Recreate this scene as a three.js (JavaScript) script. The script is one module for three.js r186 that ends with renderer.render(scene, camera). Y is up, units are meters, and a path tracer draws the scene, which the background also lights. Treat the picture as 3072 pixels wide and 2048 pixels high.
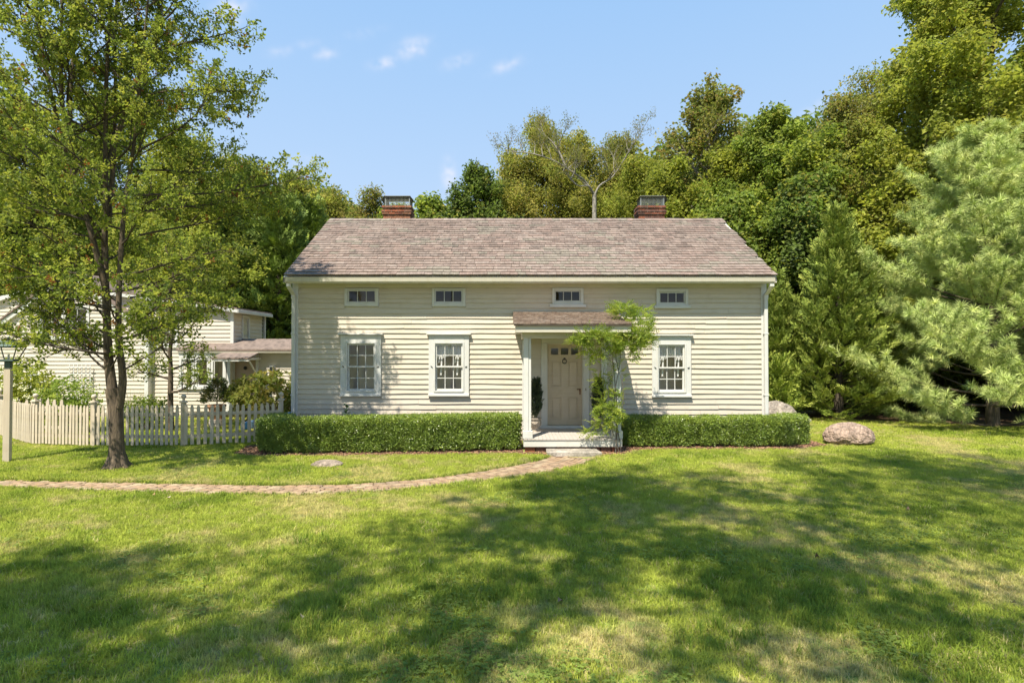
import * as THREE from 'three';
import { mergeGeometries } from 'three/addons/utils/BufferGeometryUtils.js';
import { ImprovedNoise } from 'three/addons/math/ImprovedNoise.js';

// ---------------------------------------------------------------- camera, sky, sun, exposure
const scene = new THREE.Scene();
const camera = new THREE.PerspectiveCamera(61.9, 1024 / 682, 0.1, 400);
camera.position.set(0, 2.2, 14);
camera.rotation.set(0.0161, 0, 0);

const SUN = new THREE.Vector3(-0.48, 1.8, 1).normalize();
const EXPOSURE = 2.4;
const sun = new THREE.DirectionalLight(new THREE.Color().setRGB(1, 0.92, 0.77), 3.75);
sun.name = 'sun';
sun.position.copy(SUN).multiplyScalar(80);
sun.castShadow = true;
sun.shadow.radius = 1.1;
sun.shadow.mapSize.set(4096, 4096);
Object.assign(sun.shadow.camera, { left: -45, right: 45, top: 45, bottom: -45, near: 1, far: 200 });
scene.add(sun, sun.target);

const renderer = new THREE.WebGLRenderer({ antialias: true });
renderer.toneMapping = THREE.LinearToneMapping;
renderer.toneMappingExposure = EXPOSURE;
renderer.shadowMap.enabled = true;

// ---------------------------------------------------------------- numbers
function rng(seed) {
  let a = (seed * 2654435761) >>> 0;
  return () => { a = (a + 0x6d2b79f5) >>> 0; let t = a; t = Math.imul(t ^ (t >>> 15), t | 1); t ^= t + Math.imul(t ^ (t >>> 7), t | 61); return ((t ^ (t >>> 14)) >>> 0) / 4294967296; };
}
const rnd = rng(7);
const rr = (r, a, b) => a + (b - a) * r();
const { clamp, lerp, smoothstep } = THREE.MathUtils;
const imp = new ImprovedNoise();
const n3 = (x, y, z) => imp.noise(x, y, z);
const fbm3 = (x, y, z, o = 4) => { let s = 0, a = 0.5; for (let i = 0; i < o; i++) { s += a * imp.noise(x, y, z); x = x * 2.03 + 7.1; y = y * 2.03 + 3.7; z = z * 2.03 + 1.9; a *= 0.5; } return s; };
const V = (x, y, z) => new THREE.Vector3(x, y, z);
const UPV = V(0, 1, 0);
const col = (r, g, b) => new THREE.Color().setRGB(r, g, b);

// the sky: clear air, paler to the horizon, with a few thin wisps of cloud all round
{
  const W = 2048, H = 1024, d = new Float32Array(W * H * 4), r = rng(91);
  const wisps = [[945, 104, 30, 17, 0.75], [962, 112, 14, 10, 0.5], [880, 140, 26, 10, 0.8], [745, 117, 20, 10, 0.7], [640, 113, 24, 9, 0.35], [1050, 136, 34, 12, 0.4], [1160, 147, 36, 12, 0.4], [1030, 405, 15, 34, 0.75],
    [525, 8, 30, 16, 0.6], [520, 42, 28, 10, 0.4], [250, 40, 40, 30, 0.7], [1875, 244, 26, 10, 0.3], [700, 95, 24, 8, 0.2], [690, 370, 40, 16, 0.18], [830, 70, 40, 10, 0.15]]
    .map(([px, py, a, b, s]) => { const v = V((px - 1176) / 1307, (805 - py) / 1307, -1).normalize(); return { v, az: Math.atan2(v.z, v.x), el: Math.asin(v.y), a: a / 1307, b: b / 1307, s }; });
  for (let i = 0; i < 90; i++) { const az = -Math.PI / 2 + 0.85 + r() * (2 * Math.PI - 1.7), el = 0.12 + r() * 0.7, s = rr(r, 0.15, 0.7); wisps.push({ az, el, a: rr(r, 0.014, 0.04), b: rr(r, 0.007, 0.02), s }); }
  const cells = new Map();
  for (let row = 0; row < H; row++) {
    const el = ((row + 0.5) / H - 0.5) * Math.PI, near = wisps.filter((w) => Math.abs(w.el - el) < 3 * w.b + 0.02);
    const t = clamp(el / (Math.PI / 2), 0, 1), k = Math.pow(t, 0.62);
    const base = [0.75 * Math.pow(1 - k, 1.15) + 0.045, lerp(0.90, 0.33, k), lerp(1.05, 0.86, k)];
    for (let c = 0; c < W; c++) {
      const az = ((c + 0.5) / W - 0.5) * 2 * Math.PI;
      let a = 0;
      for (const w of near) {
        let da = az - w.az; if (da > Math.PI) da -= 2 * Math.PI; if (da < -Math.PI) da += 2 * Math.PI;
        da *= Math.cos(el); if (Math.abs(da) > 3 * w.a) continue;
        const u = da / w.a, v = (el - w.el - da * 0.28) / w.b, g = Math.exp(-(u * u + v * v) * 1.3);
        const n = fbm3(az * 60, el * 75, 3.1, 4) * 1.6 + 0.55;
        a = Math.max(a, w.s * g * clamp(n, 0, 1.2));
      }
      a = clamp(a, 0, 0.9);
      const i = (row * W + c) * 4;
      for (let q = 0; q < 3; q++) d[i + q] = lerp(base[q], [1.0, 0.98, 1.05][q], a) / EXPOSURE;
      if (el <= 0) { d[i] = 0.16; d[i + 1] = 0.18; d[i + 2] = 0.13; }
      d[i + 3] = 1;
    }
  }
  const t = new THREE.DataTexture(d, W, H, THREE.RGBAFormat, THREE.FloatType);
  t.mapping = THREE.EquirectangularReflectionMapping; t.magFilter = t.minFilter = THREE.LinearFilter; t.needsUpdate = true;
  scene.background = t; scene.environment = t;
}

// ---------------------------------------------------------------- textures (grain, wear, print of the material only)
function pnoise(seed) {
  const r = rng(seed), N = 4096, tab = new Float32Array(N); for (let i = 0; i < N; i++) tab[i] = r();
  const h = (x, y) => tab[(Math.imul(x, 73856093) ^ Math.imul(y, 19349663)) & (N - 1)];
  return (x, y, px, py) => {
    const ix = Math.floor(x), iy = Math.floor(y), fx = x - ix, fy = y - iy, m = (a, b) => ((a % b) + b) % b;
    const sx = fx * fx * (3 - 2 * fx), sy = fy * fy * (3 - 2 * fy), x0 = m(ix, px), x1 = m(ix + 1, px), y0 = m(iy, py), y1 = m(iy + 1, py);
    return lerp(lerp(h(x0, y0), h(x1, y0), sx), lerp(h(x0, y1), h(x1, y1), sx), sy);
  };
}
const pf = (n, u, v, fx, fy, o) => { let s = 0, a = 0.5, t = 0; for (let i = 0; i < o; i++) { s += a * n(u * fx, v * fy, fx, fy); t += a; a *= 0.5; fx *= 2; fy *= 2; } return s / t; };
function tex(w, h, fn, srgb = true) {
  const d = new Uint8Array(w * h * 4);
  for (let y = 0; y < h; y++) for (let x = 0; x < w; x++) {
    const c = fn((x + 0.5) / w, (y + 0.5) / h), i = (y * w + x) * 4;
    for (let q = 0; q < 3; q++) d[i + q] = clamp(Math.round(255 * (Array.isArray(c) ? c[q] : c)), 0, 255);
    d[i + 3] = 255;
  }
  const t = new THREE.DataTexture(d, w, h, THREE.RGBAFormat);
  t.wrapS = t.wrapT = THREE.RepeatWrapping; t.magFilter = THREE.LinearFilter; t.minFilter = THREE.LinearMipmapLinearFilter; t.generateMipmaps = true;
  if (srgb) t.colorSpace = THREE.SRGBColorSpace; t.needsUpdate = true; return t;
}
const pa = pnoise(1), pb = pnoise(2), pc = pnoise(3);
const rep = (t, x, y) => { const c = t.clone(); c.repeat.set(x, y); c.needsUpdate = true; return c; };
const grainFn = (u, v) => pf(pa, u, v, 3, 60, 3) * 0.6 + pf(pb, u, v, 6, 8, 4) * 0.4;
const paintTex = tex(512, 256, (u, v) => { const g = grainFn(u, v), s = smoothstep(pf(pc, u, v, 5, 7, 4), 0.6, 0.8), k = 0.95 + (g - 0.5) * 0.08; return [k - s * 0.018, k - s * 0.022, k - s * 0.032]; });
const paintBump = tex(512, 256, (u, v) => grainFn(u, v), false);
const shingleTex = tex(512, 512, (u, v) => { const g = pf(pa, u, v, 90, 3, 3), b = pf(pb, u, v, 10, 6, 4), s = smoothstep(pf(pc, u, v, 14, 5, 4), 0.55, 0.78), k = 0.84 + (g - 0.5) * 0.2 + (b - 0.5) * 0.2 - s * 0.12; return [k, k * 0.99, k * 0.97]; });
const shingleBump = tex(512, 512, (u, v) => pf(pa, u, v, 90, 3, 3), false);
const barkFn = (u, v) => { const w = u + (pf(pb, u, v, 4, 6, 3) - 0.5) * 0.12; return Math.abs(pf(pa, w, v, 14, 5, 4) - 0.5) * 2; };
const barkTex = tex(256, 512, (u, v) => { const b = barkFn(u, v), l = pf(pc, u, v, 6, 8, 4), k = 0.52 + b * 0.45 + (l - 0.5) * 0.35; return [k, k * 0.985, k * 0.96]; });
const barkBump = tex(256, 512, barkFn, false);
const gritTex = tex(256, 256, (u, v) => { const k = 0.79 + (pf(pa, u, v, 40, 40, 3) - 0.5) * 0.36 + (pf(pb, u, v, 6, 6, 4) - 0.5) * 0.42; return [k, k * 0.98, k * 0.96]; });
const gritBump = tex(256, 256, (u, v) => pf(pa, u, v, 30, 30, 4), false);
const soilTex = tex(512, 512, (u, v) => { const a = pf(pa, u, v, 60, 60, 3), b = pf(pb, u, v, 7, 7, 4), g = smoothstep(b, 0.42, 0.62); return [lerp(0.58, 0.47, g) + (a - 0.5) * 0.25, lerp(0.54, 0.53, g) + (a - 0.5) * 0.25, lerp(0.34, 0.24, g) + (a - 0.5) * 0.12]; });
const litterTex = tex(512, 512, (u, v) => { const a = pf(pa, u, v, 70, 70, 3), b = pf(pb, u, v, 9, 9, 4); const k = 0.34 + (a - 0.5) * 0.4 + (b - 0.5) * 0.2; return [k * 1.1, k * 0.85, k * 0.6]; });

// ---------------------------------------------------------------- materials
const M = (o) => { const { c, ...rest } = o; const m = rest.transmission || rest.clearcoat || rest.sheen ? new THREE.MeshPhysicalMaterial(rest) : new THREE.MeshStandardMaterial(rest); if (c) m.color.setRGB(...c); return m; };
const P = (c, o = {}) => M({ c, roughness: 0.62, map: paintTex, bumpMap: paintBump, bumpScale: 0.0015, ...o });
const mat = {
  siding: [[0.640, 0.566, 0.461], [0.628, 0.558, 0.457], [0.648, 0.578, 0.477]].map((c) => P(c)),
  trim: P([0.656, 0.652, 0.620], { roughness: 0.5 }),
  cream: P([0.632, 0.592, 0.496], { roughness: 0.5 }),
  casing: P([0.640, 0.620, 0.560], { roughness: 0.5 }),
  gutter: P([0.608, 0.568, 0.464], { roughness: 0.38 }),
  door: P([0.56, 0.46, 0.335], { roughness: 0.5 }),
  porchFloor: P([0.528, 0.480, 0.436], { roughness: 0.55 }),
  fence: [[0.612, 0.516, 0.390], [0.580, 0.494, 0.370], [0.627, 0.535, 0.410]].map((c) => P(c, { roughness: 0.7 })),
  annex: [[0.659, 0.593, 0.500], [0.643, 0.581, 0.488]].map((c) => P(c)),
  tan: P([0.416, 0.304, 0.216], { roughness: 0.5 }),
  shingle: [[0.336, 0.249, 0.216], [0.348, 0.274, 0.239], [0.312, 0.270, 0.228], [0.291, 0.223, 0.192], [0.363, 0.291, 0.258], [0.320, 0.247, 0.216], [0.312, 0.274, 0.228]].map((c) => M({ c, roughness: 0.85, map: shingleTex, bumpMap: shingleBump, bumpScale: 0.003 })),
  shingleMix: M({ vertexColors: true, roughness: 0.85, map: shingleTex, bumpMap: shingleBump, bumpScale: 0.003 }),
  porchShingle: [[0.228, 0.163, 0.118], [0.258, 0.190, 0.144], [0.198, 0.141, 0.106], [0.281, 0.217, 0.171]].map((c) => M({ c, roughness: 0.9, map: shingleTex, bumpMap: shingleBump, bumpScale: 0.003 })),
  roofDeck: M({ c: [0.099, 0.076, 0.061], roughness: 0.9 }),
  brick: [[0.399, 0.132, 0.066], [0.314, 0.109, 0.066], [0.227, 0.104, 0.075], [0.438, 0.200, 0.114], [0.190, 0.091, 0.070], [0.343, 0.164, 0.109]].map((c) => M({ c, roughness: 0.88, map: gritTex, bumpMap: gritBump, bumpScale: 0.003 })),
  mortar: M({ c: [0.418, 0.365, 0.312], roughness: 0.95, map: gritTex }),
  paver: [[0.415, 0.311, 0.202], [0.370, 0.258, 0.158], [0.444, 0.357, 0.239], [0.341, 0.240, 0.155], [0.399, 0.281, 0.184], [0.311, 0.233, 0.158]].map((c) => M({ c, roughness: 0.9, map: gritTex, bumpMap: gritBump, bumpScale: 0.003 })),
  paverMix: M({ vertexColors: true, roughness: 0.9, map: gritTex, bumpMap: gritBump, bumpScale: 0.003 }),
  stone: M({ c: [0.56, 0.52, 0.46], roughness: 0.85, map: gritTex, bumpMap: gritBump, bumpScale: 0.006 }),
  boulder: M({ vertexColors: true, roughness: 0.9, map: gritTex, bumpMap: gritBump, bumpScale: 0.012 }),
  soil: M({ roughness: 1, map: rep(soilTex, 1, 1) }),
  litter: M({ roughness: 1, map: litterTex }),
  mulch: M({ c: [0.20, 0.11, 0.065], roughness: 1, map: gritTex, bumpMap: gritBump, bumpScale: 0.02 }),
  chip: M({ roughness: 1 }),
  bark: M({ c: [0.33, 0.255, 0.18], roughness: 0.95, map: barkTex, bumpMap: barkBump, bumpScale: 0.012 }),
  barkDark: M({ c: [0.215, 0.175, 0.13], roughness: 0.95, map: barkTex, bumpMap: barkBump, bumpScale: 0.012 }),
  barkPale: M({ c: [0.70, 0.66, 0.58], roughness: 0.85, map: barkTex, bumpMap: barkBump, bumpScale: 0.006 }),
  barkGrey: M({ c: [0.42, 0.385, 0.33], roughness: 0.9, map: barkTex, bumpMap: barkBump, bumpScale: 0.01 }),
  leaf: M({ roughness: 1, transmission: 0.55, thickness: 0, specularIntensity: 0.3, side: THREE.DoubleSide }),
  leafGloss: M({ roughness: 0.28, side: THREE.DoubleSide }),
  needle: new THREE.MeshPhysicalMaterial({ specularIntensity: 0.4, roughness: 0.6, side: THREE.DoubleSide }),
  grass: M({ roughness: 1, transmission: 0.45, thickness: 0, specularIntensity: 0.2, side: THREE.DoubleSide }),
  glass: M({ c: [1, 1, 1], roughness: 0.02, transmission: 1, thickness: 0, ior: 1.5, side: THREE.DoubleSide }),
  inside: M({ c: [0.78, 0.71, 0.62], roughness: 0.9 }),
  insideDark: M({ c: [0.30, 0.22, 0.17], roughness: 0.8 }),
  cloth: M({ c: [0.82, 0.82, 0.80], roughness: 1, transmission: 0.3, thickness: 0, side: THREE.DoubleSide }),
  iron: M({ c: [0.035, 0.033, 0.03], roughness: 0.5, metalness: 0.3 }),
  bronze: M({ c: [0.20, 0.10, 0.05], roughness: 0.45, metalness: 0.6 }),
  galv: M({ c: [0.36, 0.38, 0.37], roughness: 0.45, metalness: 0.6 }),
  capTop: M({ c: [0.22, 0.235, 0.22], roughness: 0.5, metalness: 0.4 }),
  verdigris: M({ c: [0.055, 0.09, 0.075], roughness: 0.55, metalness: 0.3 }),
  pot: M({ c: [0.62, 0.555, 0.47], roughness: 0.85, map: gritTex, bumpMap: gritBump, bumpScale: 0.004 }),
  terracotta: M({ c: [0.62, 0.36, 0.22], roughness: 0.85, map: gritTex }),
  blue: M({ c: [0.12, 0.30, 0.50], roughness: 0.6 }),
  blueWhite: M({ c: [0.72, 0.76, 0.78], roughness: 0.6 }),
};

const creamy = M({ c: [0.70, 0.68, 0.42], roughness: 1, side: THREE.DoubleSide }), leafMats = [[0.33, 0.20, 0.10], [0.45, 0.36, 0.26], [0.24, 0.15, 0.09]].map((c) => M({ c, roughness: 0.9, side: THREE.DoubleSide })), weedMat = M({ c: [0.075, 0.13, 0.035], roughness: 0.5, side: THREE.DoubleSide });

// ---------------------------------------------------------------- objects
const used = new Map(), origin = new WeakMap();
function numbered(name) { const n = used.get(name) ?? -1; used.set(name, n + 1); return n < 0 ? name : `${name}_${String(n + 1).padStart(3, '0')}`; }
const shadowed = (m) => { m.castShadow = m.receiveShadow = true; return m; };
function tag(o, label, category, group, kind) { o.userData.label = label; if (category) o.userData.category = category; if (group) o.userData.group = group; if (kind) o.userData.kind = kind; return o; }
function thing(name, label, category, [x, y, z] = [0, 0, 0], group) { const o = new THREE.Group(); o.name = numbered(name); o.position.set(x, y, z); origin.set(o, V(x, y, z)); scene.add(o); return tag(o, label, category, group); }
function structure(name, label) { const o = new THREE.Group(); o.name = numbered(name); origin.set(o, V(0, 0, 0)); scene.add(o); o.userData.kind = 'structure'; if (label) o.userData.label = label; return o; }
// geometry is written in world coordinates; a part is set back by where its thing stands
function part(parent, name, geo, m, at) {
  const o = shadowed(new THREE.Mesh(geo, m)); o.name = name;
  const p = origin.get(parent) ?? V(0, 0, 0);
  o.position.copy(at ?? V(0, 0, 0)).sub(p); origin.set(o, at ? at.clone() : V(0, 0, 0));
  parent.add(o); return o;
}
function group(parent, name) { const o = new THREE.Group(); o.name = name; const p = origin.get(parent) ?? V(0, 0, 0); o.position.copy(p).negate(); origin.set(o, V(0, 0, 0)); parent.add(o); return o; }
function inst(parent, name, geo, m, L, kind = 'stuff') {
  const n = L.m.length / 16; if (!n) return null;
  const o = shadowed(new THREE.InstancedMesh(geo, m, n)); o.name = name;
  o.instanceMatrix.array.set(L.m);
  o.instanceColor = new THREE.InstancedBufferAttribute(new Float32Array(L.c), 3);
  o.userData.kind = kind;
  if (parent === scene) o.name = numbered(name); else o.position.copy(origin.get(parent) ?? V(0, 0, 0)).negate();
  parent.add(o); return o;
}
const list = () => ({ m: [], c: [] });
const _q = new THREE.Quaternion(), _m = new THREE.Matrix4(), _s = V(1, 1, 1), _e = new THREE.Euler();
function put(L, p, e, s, c) { _e.set(e[0], e[1], e[2], 'YXZ'); _q.setFromEuler(_e); _s.set(s, s, s); _m.compose(p, _q, _s); for (let i = 0; i < 16; i++) L.m.push(_m.elements[i]); L.c.push(c[0], c[1], c[2]); }
function putDir(L, p, dir, roll, s, c) { _q.setFromUnitVectors(UPV, dir); const q2 = new THREE.Quaternion().setFromAxisAngle(UPV, roll); _q.multiply(q2); _s.set(s, s, s); _m.compose(p, _q, _s); for (let i = 0; i < 16; i++) L.m.push(_m.elements[i]); L.c.push(c[0], c[1], c[2]); }

// ---------------------------------------------------------------- mesh builder
class MB {
  constructor() { this.p = []; this.n = []; this.u = []; this.i = []; this.du = 0; this.dv = 0; this.turn = false; }
  vert(v, n, u) { this.p.push(v.x, v.y, v.z); this.n.push(n.x, n.y, n.z); this.u.push(u[0] + this.du, u[1] + this.dv); return this.p.length / 3 - 1; }
  poly(vs, c) {
    const n = V(0, 0, 0).crossVectors(V(0, 0, 0).subVectors(vs[1], vs[0]), V(0, 0, 0).subVectors(vs[2], vs[0])).normalize();
    if (c) { const m = vs.reduce((a, v) => a.add(v), V(0, 0, 0)).divideScalar(vs.length).sub(c); if (m.dot(n) < 0) { vs = [...vs].reverse(); n.negate(); } }
    const a = [Math.abs(n.x), Math.abs(n.y), Math.abs(n.z)], f = a[0] > a[1] && a[0] > a[2] ? (v) => [v.z, v.y] : a[1] > a[2] ? (v) => [v.x, v.z] : (v) => [v.x, v.y];
    const id = vs.map((v) => { const u = f(v); return this.vert(v, n, this.turn ? [u[1], u[0]] : u); });
    for (let k = 2; k < id.length; k++) this.i.push(id[0], id[k - 1], id[k]);
    return this;
  }
  // box with chamfered edges
  box(x0, x1, y0, y1, z0, z1, b = 0.004) {
    const c = V((x0 + x1) / 2, (y0 + y1) / 2, (z0 + z1) / 2), h = [(x1 - x0) / 2, (y1 - y0) / 2, (z1 - z0) / 2];
    b = Math.min(b, h[0] * 0.45, h[1] * 0.45, h[2] * 0.45);
    const pt = (s, k) => V(c.x + s[0] * (h[0] - (k === 0 ? 0 : b)), c.y + s[1] * (h[1] - (k === 1 ? 0 : b)), c.z + s[2] * (h[2] - (k === 2 ? 0 : b)));
    const S = [-1, 1];
    for (let k = 0; k < 3; k++) { const [a, d] = [0, 1, 2].filter((q) => q !== k); for (const s of S) { const q = (i, j) => { const v = [0, 0, 0]; v[k] = s; v[a] = i; v[d] = j; return pt(v, k); }; this.poly([q(-1, -1), q(1, -1), q(1, 1), q(-1, 1)], c); } }
    if (b > 0.0005) {
      for (let k = 0; k < 3; k++) { const [a, d] = [0, 1, 2].filter((q) => q !== k); for (const i of S) for (const j of S) { const q = (s, w) => { const v = [0, 0, 0]; v[k] = s; v[a] = i; v[d] = j; return pt(v, w); }; this.poly([q(-1, a), q(1, a), q(1, d), q(-1, d)], c); } }
      for (const x of S) for (const y of S) for (const z of S) this.poly([pt([x, y, z], 0), pt([x, y, z], 1), pt([x, y, z], 2)], c);
    }
    return this;
  }
  tube(pts, rad, seg = 6, cap = true) {
    const N = pts.length; let t = V(0, 0, 0).subVectors(pts[1], pts[0]).normalize(), u = V(0, 0, 0).crossVectors(t, Math.abs(t.y) > 0.9 ? V(1, 0, 0) : UPV).normalize(), len = 0, base = this.p.length / 3;
    for (let k = 0; k < N; k++) {
      const a = pts[Math.max(0, k - 1)], b = pts[Math.min(N - 1, k + 1)]; t = V(0, 0, 0).subVectors(b, a).normalize();
      u.sub(t.clone().multiplyScalar(u.dot(t))).normalize(); const w = V(0, 0, 0).crossVectors(t, u);
      if (k) len += pts[k].distanceTo(pts[k - 1]);
      for (let s = 0; s <= seg; s++) { const g = (s / seg) * 2 * Math.PI, n = u.clone().multiplyScalar(Math.cos(g)).addScaledVector(w, Math.sin(g)); this.vert(pts[k].clone().addScaledVector(n, rad[k]), n, [Math.round(1 + rad[0] * 8) * s / seg, len * 0.8]); }
    }
    for (let k = 0; k < N - 1; k++) for (let s = 0; s < seg; s++) { const a = base + k * (seg + 1) + s, b = a + seg + 1; this.i.push(a, a + 1, b, a + 1, b + 1, b); }
    if (cap) for (const [k, f] of [[0, -1], [N - 1, 1]]) { const c = this.vert(pts[k], t, [0, 0]), o = base + k * (seg + 1); for (let s = 0; s < seg; s++) this.i.push(...(f > 0 ? [c, o + s, o + s + 1] : [c, o + s + 1, o + s])); }
    return this;
  }
  geo() { const g = new THREE.BufferGeometry(); g.setAttribute('position', new THREE.Float32BufferAttribute(this.p, 3)); g.setAttribute('normal', new THREE.Float32BufferAttribute(this.n, 3)); g.setAttribute('uv', new THREE.Float32BufferAttribute(this.u, 2)); g.setIndex(this.i); return g; }
}
const box = (...a) => new MB().box(...a).geo();
const vbox = (...a) => { const b = new MB(); b.turn = true; b.du = rnd() * 3; b.dv = rnd() * 3; return b.box(...a).geo(); };
function tint(g, c) { const n = g.attributes.position.count, a = new Float32Array(n * 3); for (let i = 0; i < n; i++) a.set(c, i * 3); g.setAttribute('color', new THREE.BufferAttribute(a, 3)); return g; }
const pick = (r, a) => a[Math.floor(r() * a.length) % a.length];

// ---------------------------------------------------------------- leaves
function leafInto(MBx, base, dir, side, len, wid, fold = 0.25) {
  const nrm = V(0, 0, 0).crossVectors(side, dir).normalize(), a = (u, v, h) => base.clone().addScaledVector(dir, u * len).addScaledVector(side, v * wid).addScaledVector(nrm, h * wid);
  const L = [a(0, 0, 0), a(0.45, -0.5, fold), a(1, 0, -fold * 0.6), a(0.45, 0.5, fold), a(0.5, 0, 0)];
  const id = L.map((v) => MBx.vert(v, nrm, [0, 0]));
  MBx.i.push(id[0], id[1], id[4], id[1], id[2], id[4], id[2], id[3], id[4], id[3], id[0], id[4]);
}
function finish(b, flat = true) { const g = b.geo(); g.deleteAttribute('uv'); const f = flat ? g.toNonIndexed() : g; f.computeVertexNormals(); return f; }
function randDir(r) { const z = rr(r, -1, 1), a = r() * 2 * Math.PI, s = Math.sqrt(1 - z * z); return V(Math.cos(a) * s, z, Math.sin(a) * s); }
function clump(seed, n, radius, len, wid, up = 0.5) {
  const r = rng(seed), b = new MB();
  for (let i = 0; i < n; i++) {
    const o = randDir(r).multiplyScalar(radius * Math.cbrt(r())), d = randDir(r); d.y = d.y * 0.5 - 0.12; d.normalize();
    const nn = V(rr(r, -1, 1), up + r(), rr(r, -1, 1)).normalize(), s = V(0, 0, 0).crossVectors(d, nn).normalize();
    leafInto(b, o, d, s, len * rr(r, 0.7, 1.2), wid * rr(r, 0.7, 1.2), rr(r, 0.1, 0.35));
  }
  return finish(b);
}
function sprig(seed, n, len, leaf, wid) {
  const r = rng(seed), b = new MB();
  for (let i = 0; i < n; i++) {
    const t = (i + 0.6) / n, o = V(0, t * len, 0), a = i * 2.4 + r(), d = V(Math.cos(a), rr(r, 0.1, 0.9), Math.sin(a)).normalize();
    const s = V(0, 0, 0).crossVectors(d, randDir(r)).normalize(); leafInto(b, o, d, s, leaf * rr(r, 0.75, 1.15), wid * rr(r, 0.8, 1.1), rr(r, 0.05, 0.35));
  }
  return finish(b);
}
function tuftBlades(seed, n, rad, h, w, lean) {
  const r = rng(seed), b = new MB();
  for (let i = 0; i < n; i++) {
    const a = r() * 6.283, q = Math.sqrt(r()) * rad, p = V(Math.cos(a) * q, -0.004, Math.sin(a) * q), hh = h * rr(r, 0.55, 1.15), g = r() * 6.283, d = V(Math.cos(g), 0, Math.sin(g)), s = V(-d.z, 0, d.x), ln = rr(r, 0.15, lean);
    const at = (t, k) => p.clone().addScaledVector(d, hh * ln * t * t).add(V(0, hh * (t - ln * 0.35 * t * t), 0)).addScaledVector(s, w * k * (1 - t * t * 0.85));
    const id = [at(0, -0.5), at(0, 0.5), at(0.55, -0.5), at(0.55, 0.5), at(1, 0)].map((v) => b.vert(v, UPV, [0, 0]));
    b.i.push(id[0], id[1], id[2], id[1], id[3], id[2], id[2], id[3], id[4]);
  }
  return finish(b, false);
}
function spray(seed, n, len, wid, leafL, leafW, droop) {
  // a flat fan of scale-like fronds, as on cedars and hemlocks
  const r = rng(seed), b = new MB();
  for (let i = 0; i < n; i++) {
    const t = (i + 0.5) / n, sgn = i % 2 ? 1 : -1, o = V(0, t * len, -droop * t * t * len), d = V(sgn * rr(r, 0.5, 1.1), rr(r, 0.5, 1), rr(r, -0.35, 0.25)).normalize();
    const s = V(0, 0, 0).crossVectors(d, V(rr(r, -0.4, 0.4), 0, 1)).normalize(), L = leafL * (1 - 0.45 * t) * rr(r, 0.8, 1.2);
    leafInto(b, o, d, s, L, leafW * rr(r, 0.7, 1.2), 0.15);
    leafInto(b, o.clone().addScaledVector(d, L * 0.4), V(d.x * 0.3, 1, d.z).normalize(), s, L * 0.6, leafW * 0.9, 0.15);
  }
  leafInto(b, V(0, len * 0.8, -droop * len * 0.64), V(0, 1, -droop).normalize(), V(1, 0, 0), leafL * 0.8, leafW, 0.1);
  return finish(b);
}
function needles(seed, n, len, w) {
  const r = rng(seed), b = new MB();
  for (let i = 0; i < n; i++) {
    const t = r(), a = r() * 6.283, e = lerp(0.15, 1.25, t) , d = V(Math.cos(a) * Math.cos(e), Math.sin(e), Math.sin(a) * Math.cos(e)), o = V(0, rr(r, -0.05, 0.03), 0), s = V(0, 0, 0).crossVectors(d, randDir(r)).normalize(), L = len * rr(r, 0.75, 1.15);
    const tip = o.clone().addScaledVector(d, L); tip.y -= L * 0.12;
    const mid = o.clone().addScaledVector(d, L * 0.5);
    const id = [o.clone().addScaledVector(s, -w / 2), o.clone().addScaledVector(s, w / 2), mid.clone().addScaledVector(s, w / 2), mid.clone().addScaledVector(s, -w / 2), tip].map((v) => b.vert(v, UPV, [0, 0]));
    b.i.push(id[0], id[1], id[2], id[0], id[2], id[3], id[3], id[2], id[4]);
  }
  return finish(b);
}
const geoLeaf = {
  broad: [11, 12, 13].map((s) => clump(s, 11, 0.34, 0.19, 0.12)),
  fine: [21, 22, 23].map((s) => clump(s, 16, 0.30, 0.11, 0.07)),
  maple: [31, 32].map((s) => clump(s, 18, 0.36, 0.16, 0.125, 1.1)),
  sprig: [41, 42, 43].map((s) => sprig(s, 5, 0.13, 0.075, 0.05)),
  box: [51, 52].map((s) => clump(s, 13, 0.055, 0.026, 0.017, 0.3)),
  cedar: [61, 62].map((s) => spray(s, 14, 0.34, 0.2, 0.15, 0.035, 0.25)),
  hemlock: [71, 72].map((s) => spray(s, 16, 0.62, 0.3, 0.30, 0.05, 0.35)),
  pine: [81, 82, 83].map((s) => needles(s, 64, 0.2, 0.0065)),
  rhodo: [91, 92].map((s) => sprig(s, 9, 0.10, 0.17, 0.055)),
};

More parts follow.
